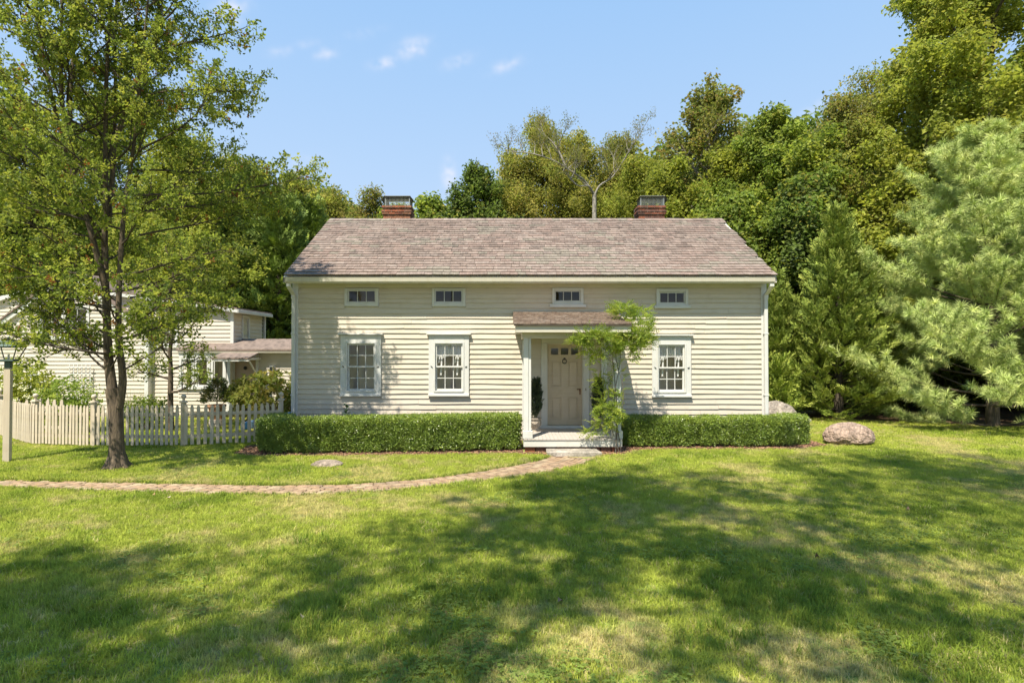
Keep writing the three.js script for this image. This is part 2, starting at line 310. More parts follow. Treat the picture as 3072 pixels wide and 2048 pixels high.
// ---------------------------------------------------------------- trees
function pathOf(r, p, dir, len, n, wob, lift) {
  const pts = [p.clone()], d = dir.clone();
  for (let k = 0; k < n; k++) { d.add(V(rr(r, -wob, wob), rr(r, -wob, wob) * 0.7 + lift / n, rr(r, -wob, wob))).normalize(); pts.push(pts[k].clone().addScaledVector(d, len / n)); }
  return pts;
}
const along = (pts, t) => { const f = t * (pts.length - 1), k = Math.min(pts.length - 2, Math.floor(f)); return pts[k].clone().lerp(pts[k + 1], f - k); };
function limb(T, p, dir, len, r0, level, o) {
  const r = T.r, n = Math.max(3, Math.min(8, Math.ceil(len / o.step))), pts = pathOf(r, p, dir, len, n, o.wob, o.lift[level] ?? 0.1);
  if (level <= o.woodTo) T.wood.tube(pts, pts.map((_, k) => Math.max(0.003, lerp(r0, r0 * 0.28, k / n))), level < 2 ? 6 : 4, false);
  if (level < o.levels) {
    const kids = Math.max(2, Math.round(o.kids[level] * rr(r, 0.75, 1.25)));
    for (let i = 0; i < kids; i++) {
      const t = lerp(o.from[level] ?? 0.3, 1, (i + r() * 0.8) / kids), q = along(pts, Math.min(1, t)), ax = V(0, 0, 0).subVectors(along(pts, Math.min(1, t + 0.02)), along(pts, Math.max(0, t - 0.05))).normalize();
      const a = rr(r, o.ang[0], o.ang[1]), roll = i * 2.4 + r() * 1.2, perp = V(0, 0, 0).crossVectors(ax, UPV).normalize().applyAxisAngle(ax, roll), d = ax.clone().applyAxisAngle(perp, a);
      d.y = d.y * (o.flat ?? 1) + (o.kidLift ?? 0.05); d.normalize();
      limb(T, q, d, len * o.ratio[level] * lerp(1.1, 0.6, t) * rr(r, 0.75, 1.2), r0 * lerp(0.55, 0.3, t), level + 1, o);
    }
  }
  if (level >= o.leafFrom) {
    const m = Math.max(1, Math.round(len / o.leafStep));
    for (let i = 0; i < m; i++) { const t = lerp(o.bare ?? 0.2, 1.05, (i + r()) / m), q = along(pts, Math.min(1, t)); T.tips.push([q.addScaledVector(randDir(r), o.jit * r()), V(0, 0, 0).subVectors(pts[n], pts[0]).normalize()]); }
  }
}
// crown outline: radius at relative height
const shapes = {
  round: (t) => Math.sqrt(Math.max(0.03, 1 - Math.pow((t - 0.45) / 0.56, 2))),
  dome: (t) => Math.sqrt(Math.max(0.03, 1 - Math.pow(Math.max(0, t - 0.25) / 0.76, 2))) * lerp(0.82, 1, Math.min(1, t * 3)),
  vase: (t) => lerp(0.45, 1, Math.min(1, t * 1.7)) * Math.sqrt(Math.max(0.04, 1 - Math.pow(Math.max(0, t - 0.55) / 0.46, 2))),
};
const pal = {
  olive: [[0.278, 0.294, 0.045], [0.343, 0.338, 0.055], [0.226, 0.247, 0.040], [0.419, 0.365, 0.078]],
  yellow: [[0.327, 0.367, 0.052], [0.270, 0.318, 0.044], [0.385, 0.396, 0.059], [0.323, 0.351, 0.039]],
  green: [[0.202, 0.271, 0.036], [0.242, 0.317, 0.041], [0.161, 0.224, 0.033], [0.308, 0.365, 0.051]],
  dark: [[0.162, 0.232, 0.039], [0.202, 0.285, 0.043], [0.117, 0.161, 0.035]],
  rust: [[0.248, 0.254, 0.050], [0.276, 0.254, 0.055], [0.216, 0.243, 0.045], [0.304, 0.232, 0.060], [0.22, 0.24, 0.04]],
  near: [[0.252, 0.314, 0.036], [0.312, 0.365, 0.044], [0.193, 0.251, 0.033], [0.408, 0.428, 0.055], [0.124, 0.172, 0.030]],
};
function broadTree(name, label, [x, z], H, R, o = {}) {
  const { seed = 1, base = 1.5, palette = pal.green, geo = geoLeaf.broad, shape = 'round', bark = mat.barkDark, density = 1, size = 1, limbs = 20, trunk = H * 0.017 + 0.05, lean = [0, 0], group: g, woodTo = 1, bare, catLabel = 'tree', top = 0.93, step = 0.5 } = o;
  const r = rng(seed * 97 + 5), t = thing(name, label, catLabel, [x, 0, z], g), T = { r, wood: new MB(), tips: [] }, tp = [], n = 9;
  for (let k = 0; k <= n; k++) { const f = k / n; tp.push(V(x + lean[0] * f * f + (k ? rr(r, -1, 1) * 0.02 * H * f : 0), f * H * top - (k ? 0 : 0.15), z + lean[1] * f * f + (k ? rr(r, -1, 1) * 0.02 * H * f : 0))); }
  const tr = new MB(); tr.tube(tp, tp.map((_, k) => lerp(trunk * (k ? 1 : 1.4), trunk * 0.12, Math.pow(k / n, 0.9))), 10, false);
  part(t, 'trunk', tr.geo(), bark);
  for (let i = 0; i < limbs; i++) {
    const f = (i + r() * 0.7) / limbs, h = lerp(base, H * 0.95, Math.pow(f, 0.9)), rel = (h - base) / (H - base), p = along(tp, clamp(h / (H * top), 0, 1)), a = i * 2.399 + r() * 0.7, e = lerp(0.12, 1.2, Math.pow(rel, 1.4)) + rr(r, -0.15, 0.2);
    const L = Math.max(0.5, R * shapes[shape](rel) * rr(r, 0.7, 1.08) * lerp(1, 0.62, rel));
    limb(T, p, V(Math.cos(a) * Math.cos(e), Math.sin(e), Math.sin(a) * Math.cos(e)), L, trunk * lerp(0.42, 0.14, rel), 1,
      { step, wob: 0.22, lift: [0, 0.35, 0.2, 0.1], levels: 3, woodTo, kids: [0, 6, 4], from: [0, 0.3, 0.3], ang: [0.5, 1.1], ratio: [0, 0.5, 0.5], leafFrom: 2, leafStep: 0.30 / density, jit: 0.25 * size, bare });
  }
  if (T.wood.p.length) part(t, 'branches', T.wood.geo(), bark);
  const lists = geo.map(list), mixed = [...pal.yellow, ...pal.green, ...pal.olive];
  for (const [q] of T.tips) {
    const c = pick(r, r() < 0.16 ? mixed : palette), k = rr(r, 0.75, 1.3) * (1 + 0.25 * n3(q.x * 0.5, q.y * 0.5, q.z * 0.5));
    put(lists[Math.floor(r() * lists.length)], q, [rr(r, -0.5, 0.5), r() * 6.283, rr(r, -0.5, 0.5)], size * rr(r, 0.7, 1.2), [c[0] * k, c[1] * k, c[2] * k]);
  }
  lists.forEach((L, k) => inst(t, k ? `crown_${String(k).padStart(3, '0')}` : 'crown', geo[k], mat.leaf, L));
  return t;
}
function coniferTree(name, label, [x, z], H, R, o = {}) {
  const { seed = 1, geo = geoLeaf.cedar, m = mat.needle, palette, base = 0.2, whorl = 0.22, per = 6, rise = 0.5, power = 0.9, tuftStep = 0.2, size = 1, tipsOnly = false, bark = mat.barkDark, group: g, kids = 5, upright = 0.5, side = 0.5 } = o;
  const r = rng(seed * 131 + 3), t = thing(name, label, 'tree', [x, 0, z], g), T = { wood: new MB() };
  const tp = []; for (let k = 0; k <= 8; k++) tp.push(V(x + rr(r, -1, 1) * 0.006 * H * k / 8, (k / 8) * H - (k ? 0 : 0.15), z + rr(r, -1, 1) * 0.006 * H * k / 8));
  part(t, 'trunk', new MB().tube(tp, tp.map((_, k) => lerp(0.016 * H + 0.04, 0.008, k / 8)), 9, false).geo(), bark);
  const lists = geo.map(list);
  let a0 = 0;
  for (let h = base; h < H * 0.985; h += whorl * rr(r, 0.7, 1.3) * lerp(1, 0.75, h / H)) {
    const rel = (h - base) / (H - base), n = Math.max(3, Math.round(per * rr(r, 0.7, 1.2))); a0 += 1.1;
    for (let i = 0; i < n; i++) {
      const a = a0 + (i / n) * 6.283 + rr(r, -0.3, 0.3), L = Math.max(0.16, R * Math.pow(1 - rel, power) * rr(r, 0.55, 1.15) * (1 + 0.35 * n3(Math.cos(a) * 0.9 + x, h * 0.55, Math.sin(a) * 0.9 + z)) * (1 - 0.25 * Math.pow(1 - rel, 8))), e = lerp(-0.1, rise, Math.pow(rel, 0.8)) + rr(r, -0.14, 0.2);
      const pts = pathOf(r, along(tp, h / H), V(Math.cos(a) * Math.cos(e), Math.sin(e), Math.sin(a) * Math.cos(e)), L, 5, 0.09, upright * lerp(1, 0.4, rel));
      T.wood.tube(pts, pts.map((_, k) => lerp(0.009 * L + 0.006, 0.003, k / 5)), 4, false);
      const twigs = [[pts, tipsOnly ? 0.45 : 0.25]];
      const nk = Math.round(kids * Math.min(1.3, L / R + 0.5));
      for (let k = 0; k < nk; k++) { const f = lerp(0.35, 0.98, (k + r()) / nk), q = along(pts, f), ax = V(0, 0, 0).subVectors(along(pts, Math.min(1, f + 0.1)), along(pts, f - 0.1)).normalize(), sd = V(0, 0, 0).crossVectors(ax, UPV).normalize().multiplyScalar(k % 2 ? 1 : -1); const d = ax.clone().addScaledVector(sd, rr(r, 0.5, 1.0)).add(V(0, rr(r, -0.15, 0.35), 0)).normalize(); twigs.push([pathOf(r, q, d, L * side * lerp(0.75, 0.35, f) * rr(r, 0.7, 1.2), 3, 0.12, 0.15), 0.3]); }
      for (const [tw, from] of twigs) {
        let len = 0; for (let k = 1; k < tw.length; k++) len += tw[k].distanceTo(tw[k - 1]);
        if (tw !== pts && len > 0.3) T.wood.tube(tw, tw.map((_, k) => lerp(0.006, 0.0025, k / 3)), 3, false);
        const m2 = Math.max(1, Math.round(len / tuftStep));
        for (let k = 0; k <= m2; k++) {
          const f = lerp(from, 1, k / m2), q = along(tw, Math.min(1, f)), ax = V(0, 0, 0).subVectors(tw[tw.length - 1], tw[0]).normalize(), c = pick(r, palette), kk = rr(r, 0.8, 1.22);
          const d = ax.clone().multiplyScalar(1).add(V(rr(r, -0.5, 0.5), rr(r, -0.1, 0.6), rr(r, -0.5, 0.5)).multiplyScalar(0.8)).normalize();
          putDir(lists[Math.floor(r() * lists.length)], q, d, r() * 6.283, size * rr(r, 0.75, 1.2), [c[0] * kk, c[1] * kk, c[2] * kk]);
        }
      }
    }
  }
  putDir(lists[0], V(x, H, z), UPV, 0, size, palette[0]);
  part(t, 'branches', T.wood.geo(), bark);
  lists.forEach((L, k) => inst(t, k ? `needles_${String(k).padStart(3, '0')}` : 'needles', geo[k], m, L));
  return t;
}
console.log('helpers ready');

// ---------------------------------------------------------------- ground
function sheet(name, pts, y, m, scale = 1) {
  const s = new THREE.Shape(pts.map(([x, z]) => new THREE.Vector2(x, -z))), g = new THREE.ShapeGeometry(s); g.rotateX(-Math.PI / 2); g.translate(0, y, 0);
  const p = g.attributes.position, uv = new Float32Array(p.count * 2); for (let i = 0; i < p.count; i++) { uv[i * 2] = p.getX(i) * scale; uv[i * 2 + 1] = p.getZ(i) * scale; } g.setAttribute('uv', new THREE.BufferAttribute(uv, 2));
  const o = shadowed(new THREE.Mesh(g, m)); o.name = numbered(name); o.userData.kind = 'structure'; scene.add(o); return o;
}
sheet('ground', [[-150, 150], [150, 150], [150, -150], [-150, -150]], 0, mat.soil, 0.8);
sheet('forest_floor', [[7.2, -5.2], [9.5, -4.6], [12, -3.6], [14.5, -2.5], [18, -1.6], [60, 0], [60, -80], [-60, -80], [-60, -22], [-20, -14], [-5, -13], [7, -10]], 0.005, mat.litter, 0.7);

// the brick path: a curve from the left edge to the front step
const pathPts = [[-14.5, 4.35], [-11.5, 4.47], [-8.5, 4.62], [-5.5, 4.93], [-3.6, 5.03], [-2.6, 4.95], [-1.55, 4.62], [-0.58, 4.08], [0.36, 3.42], [0.98, 2.8], [1.28, 2.26]].map(([x, z]) => V(x, 0, z));
const pathCurve = new THREE.CatmullRomCurve3(pathPts, false, 'centripetal');
const pathLen = pathCurve.getLength(), pathHalf = (s) => { const f = s / pathLen; return lerp(lerp(0.22, 0.30, smoothstep(f, 0.2, 0.6)), 0.47, smoothstep(f, 0.8, 0.97)); };
const pathSamples = []; for (let i = 0; i <= 300; i++) { const p = pathCurve.getPointAt(i / 300); pathSamples.push([p.x, p.z, pathHalf(i / 300 * pathLen)]); }
const offPath = (x, z) => { let d = 9; for (const [a, b, h] of pathSamples) { const q = Math.hypot(x - a, z - b) - h; if (q < d) d = q; } return d; };
{
  const t = structure('path', 'curving path of weathered brick laid lengthwise, leading to the stone step');
  const bed = [], other = []; for (const [i, [x, z, h]] of pathSamples.entries()) { const tg = pathCurve.getTangentAt(i / 300), nx = -tg.z, nz = tg.x; bed.push([x + nx * (h + 0.03), z + nz * (h + 0.03)]); other.unshift([x - nx * (h + 0.03), z - nz * (h + 0.03)]); }
  const b = sheet('path_bed', [...bed, ...other], 0.004, mat.mulch, 2); b.name = 'bedding'; used.delete('path_bed'); delete b.userData.kind; t.add(b);
  const r = rng(41), geos = [0.19, 0.2, 0.206].map((L) => box(-L / 2, L / 2, -0.045, 0.016, -0.046, 0.046, 0.006)), all = [];
  for (let row = -6; row <= 6; row++) {
    const off = row * 0.1 + 0.05;
    for (let s = r() * 0.2; s < pathLen - 0.1; s += 0.211 * rr(r, 0.97, 1.04)) {
      if (Math.abs(off) > pathHalf(s) + rr(r, -0.02, 0.03)) continue;
      const p = pathCurve.getPointAt(s / pathLen), tg = pathCurve.getTangentAt(s / pathLen), x = p.x - tg.z * off, z = p.z + tg.x * off, a = Math.atan2(-tg.z, tg.x) + rr(r, -0.03, 0.03);
      all.push({ x, z, a, y: rr(r, -0.004, 0.006), tx: rr(r, -0.02, 0.02), tz: rr(r, -0.015, 0.015), d: Math.hypot(x, z - 14) + (x < -10.5 ? 20 : 0), g: Math.floor(r() * 3), c: Math.floor(r() * 6) });
    }
  }
  all.sort((a, b2) => a.d - b2.d);
  const rest = [];
  all.forEach((k, i) => {
    const m = new THREE.Matrix4().compose(V(k.x, k.y + 0.004, k.z), new THREE.Quaternion().setFromEuler(new THREE.Euler(k.tx, k.a, k.tz, 'YXZ')), V(1, 1, 1));
    if (i < 300) { const o = shadowed(new THREE.Mesh(geos[k.g], mat.paver[k.c])); o.name = 'brick'; m.decompose(o.position, o.quaternion, o.scale); t.add(o); }
    else rest.push(tint(geos[k.g].clone().applyMatrix4(m), mat.paver[k.c].color.toArray()));
  });
  if (rest.length) { const o = part(t, 'farther_bricks', mergeGeometries(rest), mat.paverMix); o.userData.kind = 'stuff'; }
}

// ---------------------------------------------------------------- the house
const ZF = 0;                                   // plane of the front siding
const HX0 = -5.41, HX1 = 6.27;
const house = thing('farmhouse', 'long low cream clapboard house with wood shingle roof and two brick chimneys', 'house', [0.43, 0, -2.95]);
const windowsLow = [
  { x0: -4.213, x1: -3.217, sx0: -4.066, sx1: -3.348, top: 2.62, cap: 1.0, sy0: 1.2, sy1: 2.397, bot: 1.083 },
  { x0: -2.046, x1: -1.057, sx0: -1.906, sx1: -1.189, top: 2.62, sy0: 1.2, sy1: 2.397, bot: 1.083 },
  { x0: 3.44, x1: 4.40, sx0: 3.573, sx1: 4.263, top: 2.594, sy0: 1.179, sy1: 2.365, bot: 1.061 },
];
const windowsUp = [
  { x0: -4.124, x1: -3.288, sx0: -4.05, sx1: -3.358, y0: 3.29, y1: 3.73, sy0: 3.384, sy1: 3.694 },
  { x0: -1.97, x1: -1.146, sx0: -1.906, sx1: -1.221, y0: 3.29, y1: 3.73, sy0: 3.384, sy1: 3.694 },
  { x0: 0.993, x1: 1.761, sx0: 1.049, sx1: 1.689, y0: 3.335, y1: 3.745, sy0: 3.406, sy1: 3.68, sill: [0.93, 1.82, 3.262] },
  { x0: 3.556, x1: 4.338, sx0: 3.629, sx1: 4.267, y0: 3.31, y1: 3.72, sy0: 3.36, sy1: 3.645, sill: [3.5, 4.39, 3.24] },
];
const doorBox = { x0: 0.718, x1: 1.896, y0: 0.30, y1: 2.517, sx0: 0.857, sx1: 1.746 };

// one weathered clapboard: lower edge proud and a little wavy
function clapboard(x0, x1, y0, e, zf, seed, wave = 1) {
  const b = new MB(), n = Math.max(2, Math.ceil((x1 - x0) / 0.3)), du = (seed * 0.37) % 5, dv = (seed * 0.173) % 3, th = 0.029, rows = [];
  for (let k = 0; k <= n; k++) {
    const x = lerp(x0, x1, k / n), w = wave * n3(x * 0.9, seed * 3.7, 0.5) * 0.014 + wave * n3(x * 2.3, seed * 1.7, 4.5) * 0.006, o = wave * Math.max(-0.3, n3(x * 1.1, seed * 2.3, 9.2)) * 0.008, yb = y0 + w, nf = V(0, 0.16, 1).normalize();
    const yt = y0 + e + 0.02;
    rows.push([b.vert(V(x, yb, zf - 0.03), V(0, -1, 0), [x + du, dv]), b.vert(V(x, yb, zf + 0.005 + o), V(0, -1, 0), [x + du, 0.03 + dv]), b.vert(V(x, yb, zf + 0.005 + o), nf, [x + du, dv]), b.vert(V(x, yt, zf - th), nf, [x + du, e + dv])]);
  }
  for (let k = 0; k < n; k++) { const a = rows[k], c = rows[k + 1]; b.i.push(a[0], c[0], a[1], c[0], c[1], a[1], a[2], c[2], a[3], c[2], c[3], a[3]); }
  const P3 = (i) => V(b.p[i * 3], b.p[i * 3 + 1], b.p[i * 3 + 2]);
  for (const q of [rows[0], rows[n]]) b.poly([P3(q[0]), P3(q[1]), P3(q[3])], V((x0 + x1) / 2, y0, zf));
  return b.geo();
}
{
  const r = rng(17), wall = group(house, 'front_wall');
  // wall core with real openings
  const s = new THREE.Shape([new THREE.Vector2(HX0, 0.06), new THREE.Vector2(HX1, 0.06), new THREE.Vector2(HX1, 3.88), new THREE.Vector2(HX0, 3.88)]);
  const hole = (x0, x1, y0, y1) => s.holes.push(new THREE.Path([new THREE.Vector2(x0, y0), new THREE.Vector2(x0, y1), new THREE.Vector2(x1, y1), new THREE.Vector2(x1, y0)]));
  for (const w of windowsLow) hole(w.sx0, w.sx1, w.sy0, w.sy1);
  for (const w of windowsUp) hole(w.sx0, w.sx1, w.sy0, w.sy1);
  hole(doorBox.sx0, doorBox.sx1, 0.36, 2.36);
  const g = new THREE.ExtrudeGeometry(s, { depth: 0.13, bevelEnabled: false }); g.translate(0, 0, -0.162);
  part(wall, 'sheathing', g, mat.cream);
  const cuts = [...windowsLow.map((w) => [w.x0, w.x1, w.bot, w.top]), ...windowsUp.map((w) => [w.x0, w.x1, w.sill ? w.sill[2] + 0.04 : w.y0, w.y1]), [doorBox.x0, doorBox.x1, 0.2, doorBox.y1]];
  let seed = 1, y = 0.16;
  for (let c = 0; y < 3.70; c++) {
    const e = 0.1235 + (((c * 7919) % 13) - 6) * 0.0009;
    let spans = [[HX0 + 0.14, HX1 - 0.13]];
    for (const [x0, x1, y0, y1] of cuts) {
      if (Math.min(y + e, y1) - Math.max(y, y0) < e * 0.3) continue;
      spans = spans.flatMap(([a, b]) => (x1 <= a || x0 >= b ? [[a, b]] : [[a, x0], [x1, b]].filter(([p, q]) => q - p > 0.05)));
    }
    for (const [a, b] of spans) {
      let p = a; while (p < b - 0.01) { let q = Math.min(b, p + rr(r, 2.6, 4.2)); if (b - q < 0.6) q = b; part(wall, 'clapboard', clapboard(p, q - (q < b ? 0.003 : 0), y, Math.min(e, 3.76 - y), ZF, seed++), pick(r, mat.siding)); p = q; }
    }
    y += e;
  }
  part(wall, 'frieze_board', box(HX0 + 0.1, HX1 - 0.1, 3.752, 3.862, -0.03, 0.012), mat.cream);
  for (const [a, b] of [[HX0, HX0 + 0.142], [HX1 - 0.132, HX1]]) part(wall, 'corner_board', vbox(a, b, 0.08, 3.86, -0.17, 0.014), mat.trim);
  part(wall, 'foundation', box(HX0 + 0.03, HX1 - 0.03, -0.1, 0.17, -0.2, -0.034), mat.stone);
  // the other walls, floors and ceiling close the rooms
  const rest = group(house, 'side_and_back_walls');
  for (const [nm, x0, x1, sgn] of [['left_gable', HX0, HX0 + 0.15, -1], ['right_gable', HX1 - 0.15, HX1, 1]]) {
    const gs = new THREE.Shape([[-0.17, 0.02], [-0.17, 3.86], [-2.95, 5.98], [-5.73, 3.86], [-5.73, 0.02]].map(([zz, yy]) => new THREE.Vector2(-zz, yy)));
    const eg = new THREE.ExtrudeGeometry(gs, { depth: 0.11, bevelEnabled: false }); eg.rotateY(Math.PI / 2); eg.translate(sgn < 0 ? HX0 + 0.03 : HX1 - 0.14, 0, 0);
    part(rest, 'gable_wall', eg, mat.cream);
    for (let k = 0; k < 46; k++) { const yy = 0.16 + k * 0.1235; const lim = yy < 3.8 ? 2.78 : Math.max(0, 2.78 - (yy + 0.12 - 3.86) * 2.78 / 2.12); if (lim < 0.1) continue; const cg = clapboard(-lim, lim, yy, 0.1235, 0, 400 + k, 0.6); cg.rotateY(sgn < 0 ? -Math.PI / 2 : Math.PI / 2); cg.translate(sgn < 0 ? HX0 + 0.004 : HX1 - 0.004, 0, -2.95); part(rest, 'clapboard', cg, mat.siding[k % 3]); }
  }
  part(rest, 'back_wall', box(HX0, HX1, 0, 3.88, -5.9, -5.74), mat.cream);
  const ins = group(house, 'rooms');
  part(ins, 'floor', box(HX0 + 0.16, HX1 - 0.16, 0.2, 0.36, -5.73, -0.17), mat.insideDark);
  part(ins, 'upper_floor', box(HX0 + 0.16, HX1 - 0.16, 2.72, 2.9, -5.73, -0.17), mat.inside);
  part(ins, 'partition', box(-2.75, -2.65, 0.37, 2.71, -5.73, -0.17), mat.inside);
  part(ins, 'partition', box(2.55, 2.65, 0.37, 2.71, -5.73, -0.17), mat.inside);
  part(ins, 'back_lining', box(HX0 + 0.16, HX1 - 0.16, 0.37, 2.71, -0.9, -0.8), mat.inside);
}

// windows
function pane(p, x0, x1, y0, y1, z) { const g = new THREE.PlaneGeometry(x1 - x0, y1 - y0); return part(p, 'pane', g, mat.glass, V((x0 + x1) / 2, (y0 + y1) / 2, z)); }
function sash(w, x0, x1, y0, y1, z, cols, rows, fr = 0.038, mu = 0.018) {
  part(w, 'sash_stile', vbox(x0, x0 + fr, y0, y1, z - 0.018, z + 0.018, 0.003), mat.trim); part(w, 'sash_stile', vbox(x1 - fr, x1, y0, y1, z - 0.018, z + 0.018, 0.003), mat.trim);
  part(w, 'sash_rail', box(x0 + fr, x1 - fr, y0, y0 + fr, z - 0.017, z + 0.017, 0.003), mat.trim); part(w, 'sash_rail', box(x0 + fr, x1 - fr, y1 - fr, y1, z - 0.017, z + 0.017, 0.003), mat.trim);
  const ix0 = x0 + fr, ix1 = x1 - fr, iy0 = y0 + fr, iy1 = y1 - fr, pw = (ix1 - ix0 - mu * (cols - 1)) / cols, ph = (iy1 - iy0 - mu * (rows - 1)) / rows;
  for (let c = 1; c < cols; c++) { const x = ix0 + c * pw + (c - 1) * mu; part(w, 'muntin', vbox(x, x + mu, iy0, iy1, z - 0.012, z + 0.012, 0.003), mat.trim); }
  for (let k = 1; k < rows; k++) for (let c = 0; c < cols; c++) { const y = iy0 + k * ph + (k - 1) * mu, x = ix0 + c * (pw + mu); part(w, 'muntin', box(x, x + pw, y, y + mu, z - 0.011, z + 0.011, 0.003), mat.trim); }
  for (let c = 0; c < cols; c++) for (let k = 0; k < rows; k++) { const x = ix0 + c * (pw + mu), y = iy0 + k * (ph + mu), o = pane(w, x - 0.004, x + pw + 0.004, y - 0.004, y + ph + 0.004, z - 0.003); o.rotation.set(rr(rnd, -0.006, 0.006), rr(rnd, -0.008, 0.008), 0); }
}
for (const w of windowsLow) {
  const g = group(house, 'window'), zc = 0.042, c = mat.trim;
  part(g, 'casing', vbox(w.x0, w.sx0 - 0.012, w.bot + 0.05, w.top - 0.04, -0.03, zc), c); part(g, 'casing', vbox(w.sx1 + 0.012, w.x1, w.bot + 0.05, w.top - 0.04, -0.03, zc), c);
  part(g, 'head_casing', box(w.sx0 - 0.012, w.sx1 + 0.012, w.sy1 + 0.012, w.top - 0.04, -0.03, zc + 0.003), c);
  part(g, 'apron', box(w.sx0 - 0.012, w.sx1 + 0.012, w.bot + 0.05, w.sy0 - 0.012, -0.03, zc - 0.002), c);
  part(g, 'cap', box(w.x0 - 0.05, w.x1 + 0.05, w.top - 0.034, w.top, -0.03, 0.108, 0.006), c);
  part(g, 'sill', box(w.x0 - 0.008, w.x1 + 0.008, w.bot, w.bot + 0.052, -0.03, 0.085, 0.006), c);
  for (const [a, b, d, e] of [[w.sx0 - 0.012, w.sx0 + 0.022, w.sy0 - 0.012, w.sy1 + 0.012], [w.sx1 - 0.022, w.sx1 + 0.012, w.sy0 - 0.012, w.sy1 + 0.012]]) part(g, 'stop', vbox(a, b, d, e, -0.1, 0.058, 0.003), c);
  part(g, 'stop', box(w.sx0 + 0.022, w.sx1 - 0.022, w.sy1 - 0.022, w.sy1 + 0.012, -0.1, 0.057, 0.003), c);
  part(g, 'stop', box(w.sx0 + 0.022, w.sx1 - 0.022, w.sy0 - 0.012, w.sy0 + 0.022, -0.1, 0.062, 0.003), c);
  const mid = (w.sy0 + w.sy1) / 2;
  sash(g, w.sx0 + 0.022, w.sx1 - 0.022, mid - 0.012, w.sy1 - 0.022, -0.005, 3, 2);
  sash(g, w.sx0 + 0.022, w.sx1 - 0.022, w.sy0 + 0.022, mid + 0.024, -0.045, 3, 2);
  for (const [x, a] of [[w.x0 + 0.075, -0.7], [w.x1 - 0.07, 0.25]]) { const hg = box(-0.028, 0.028, -0.007, 0.007, -0.006, 0.012, 0.002); const o = part(g, 'holdback', hg, mat.iron, V(x, mid + 0.01, zc + 0.007)); o.rotation.z = a; }
}
for (const w of windowsUp) {
  const g = group(house, 'window'), zc = 0.034, c = mat.trim;
  part(g, 'casing', vbox(w.x0, w.sx0, w.y0, w.y1, -0.03, zc), c); part(g, 'casing', vbox(w.sx1, w.x1, w.y0, w.y1, -0.03, zc), c);
  part(g, 'head_casing', box(w.sx0, w.sx1, w.sy1, w.y1, -0.03, zc - 0.002), c); part(g, 'apron', box(w.sx0, w.sx1, w.y0, w.sy0, -0.03, zc - 0.002), c);
  if (w.sill) part(g, 'sill', box(w.sill[0], w.sill[1], w.sill[2], w.y0 + 0.002, -0.03, 0.075, 0.005), c);
  sash(g, w.sx0 + 0.002, w.sx1 - 0.002, w.sy0 + 0.002, w.sy1 - 0.002, -0.015, 3, 1, 0.026, 0.016);
}
// gathered shades tied up with ribbons, hanging inside two of the windows
function shade(w, label) {
  const t = thing('window_shade', label, 'shade', [(w.sx0 + w.sx1) / 2, 2.0, -0.13], 'tied up white shades behind the lower windows');
  const x0 = w.sx0 + 0.03, x1 = w.sx1 - 0.03, b = new MB(), nx = 40, ny = 12, ids = [];
  for (let j = 0; j <= ny; j++) for (let i = 0; i <= nx; i++) {
    const u = i / nx, v = j / ny, tie = Math.max(Math.exp(-Math.pow((u - 0.17) / 0.07, 2)), Math.exp(-Math.pow((u - 0.78) / 0.07, 2))), bot = w.sy1 - 0.36 - 0.05 * Math.sin(u * Math.PI * 2.2 + 0.6) * (1 - tie) + tie * 0.05;
    const x = lerp(x0, x1, u), y = lerp(w.sy1 - 0.03, bot, v), z = -0.125 + 0.014 * Math.sin(u * 70 + v * 2) * (0.4 + v) + 0.05 * Math.sin(v * Math.PI) * v * (1 - tie) + 0.012 * n3(u * 9, v * 8, w.x0);
    ids.push(b.vert(V(x, y, z), V(0, 0, 1), [u, v]));
  }
  for (let j = 0; j < ny; j++) for (let i = 0; i < nx; i++) { const a = j * (nx + 1) + i; b.i.push(a, a + nx + 1, a + 1, a + 1, a + nx + 1, a + nx + 2); }
  const g = b.geo(); g.computeVertexNormals(); part(t, 'fabric', g, mat.cloth);
  for (const u of [0.17, 0.78]) {
    const x = lerp(x0, x1, u), rb = new MB(), rib = (px) => { for (let k = 0; k < px.length - 1; k++) { const [ax, ay, aw] = px[k], [bx, by, bw] = px[k + 1]; rb.poly([V(ax - aw, ay, -0.07), V(ax + aw, ay, -0.07), V(bx + bw, by, -0.068), V(bx - bw, by, -0.068)]); } };
    rib([[x, w.sy1 - 0.30, 0.012], [x - 0.035, w.sy1 - 0.40, 0.016], [x - 0.05, w.sy1 - 0.5, 0.012], [x - 0.04, w.sy1 - 0.5, 0.01]]);
    rib([[x, w.sy1 - 0.30, 0.012], [x + 0.03, w.sy1 - 0.36, 0.018], [x + 0.02, w.sy1 - 0.5, 0.018], [x + 0.005, w.sy1 - 0.8, 0.02]]);
    part(t, 'ribbon', rb.geo(), mat.cloth);
  }
}
shade(windowsLow[1], 'white gathered shade tied with ribbons, in the window just left of the porch');
shade(windowsLow[2], 'white gathered shade tied with ribbons, in the window right of the porch');

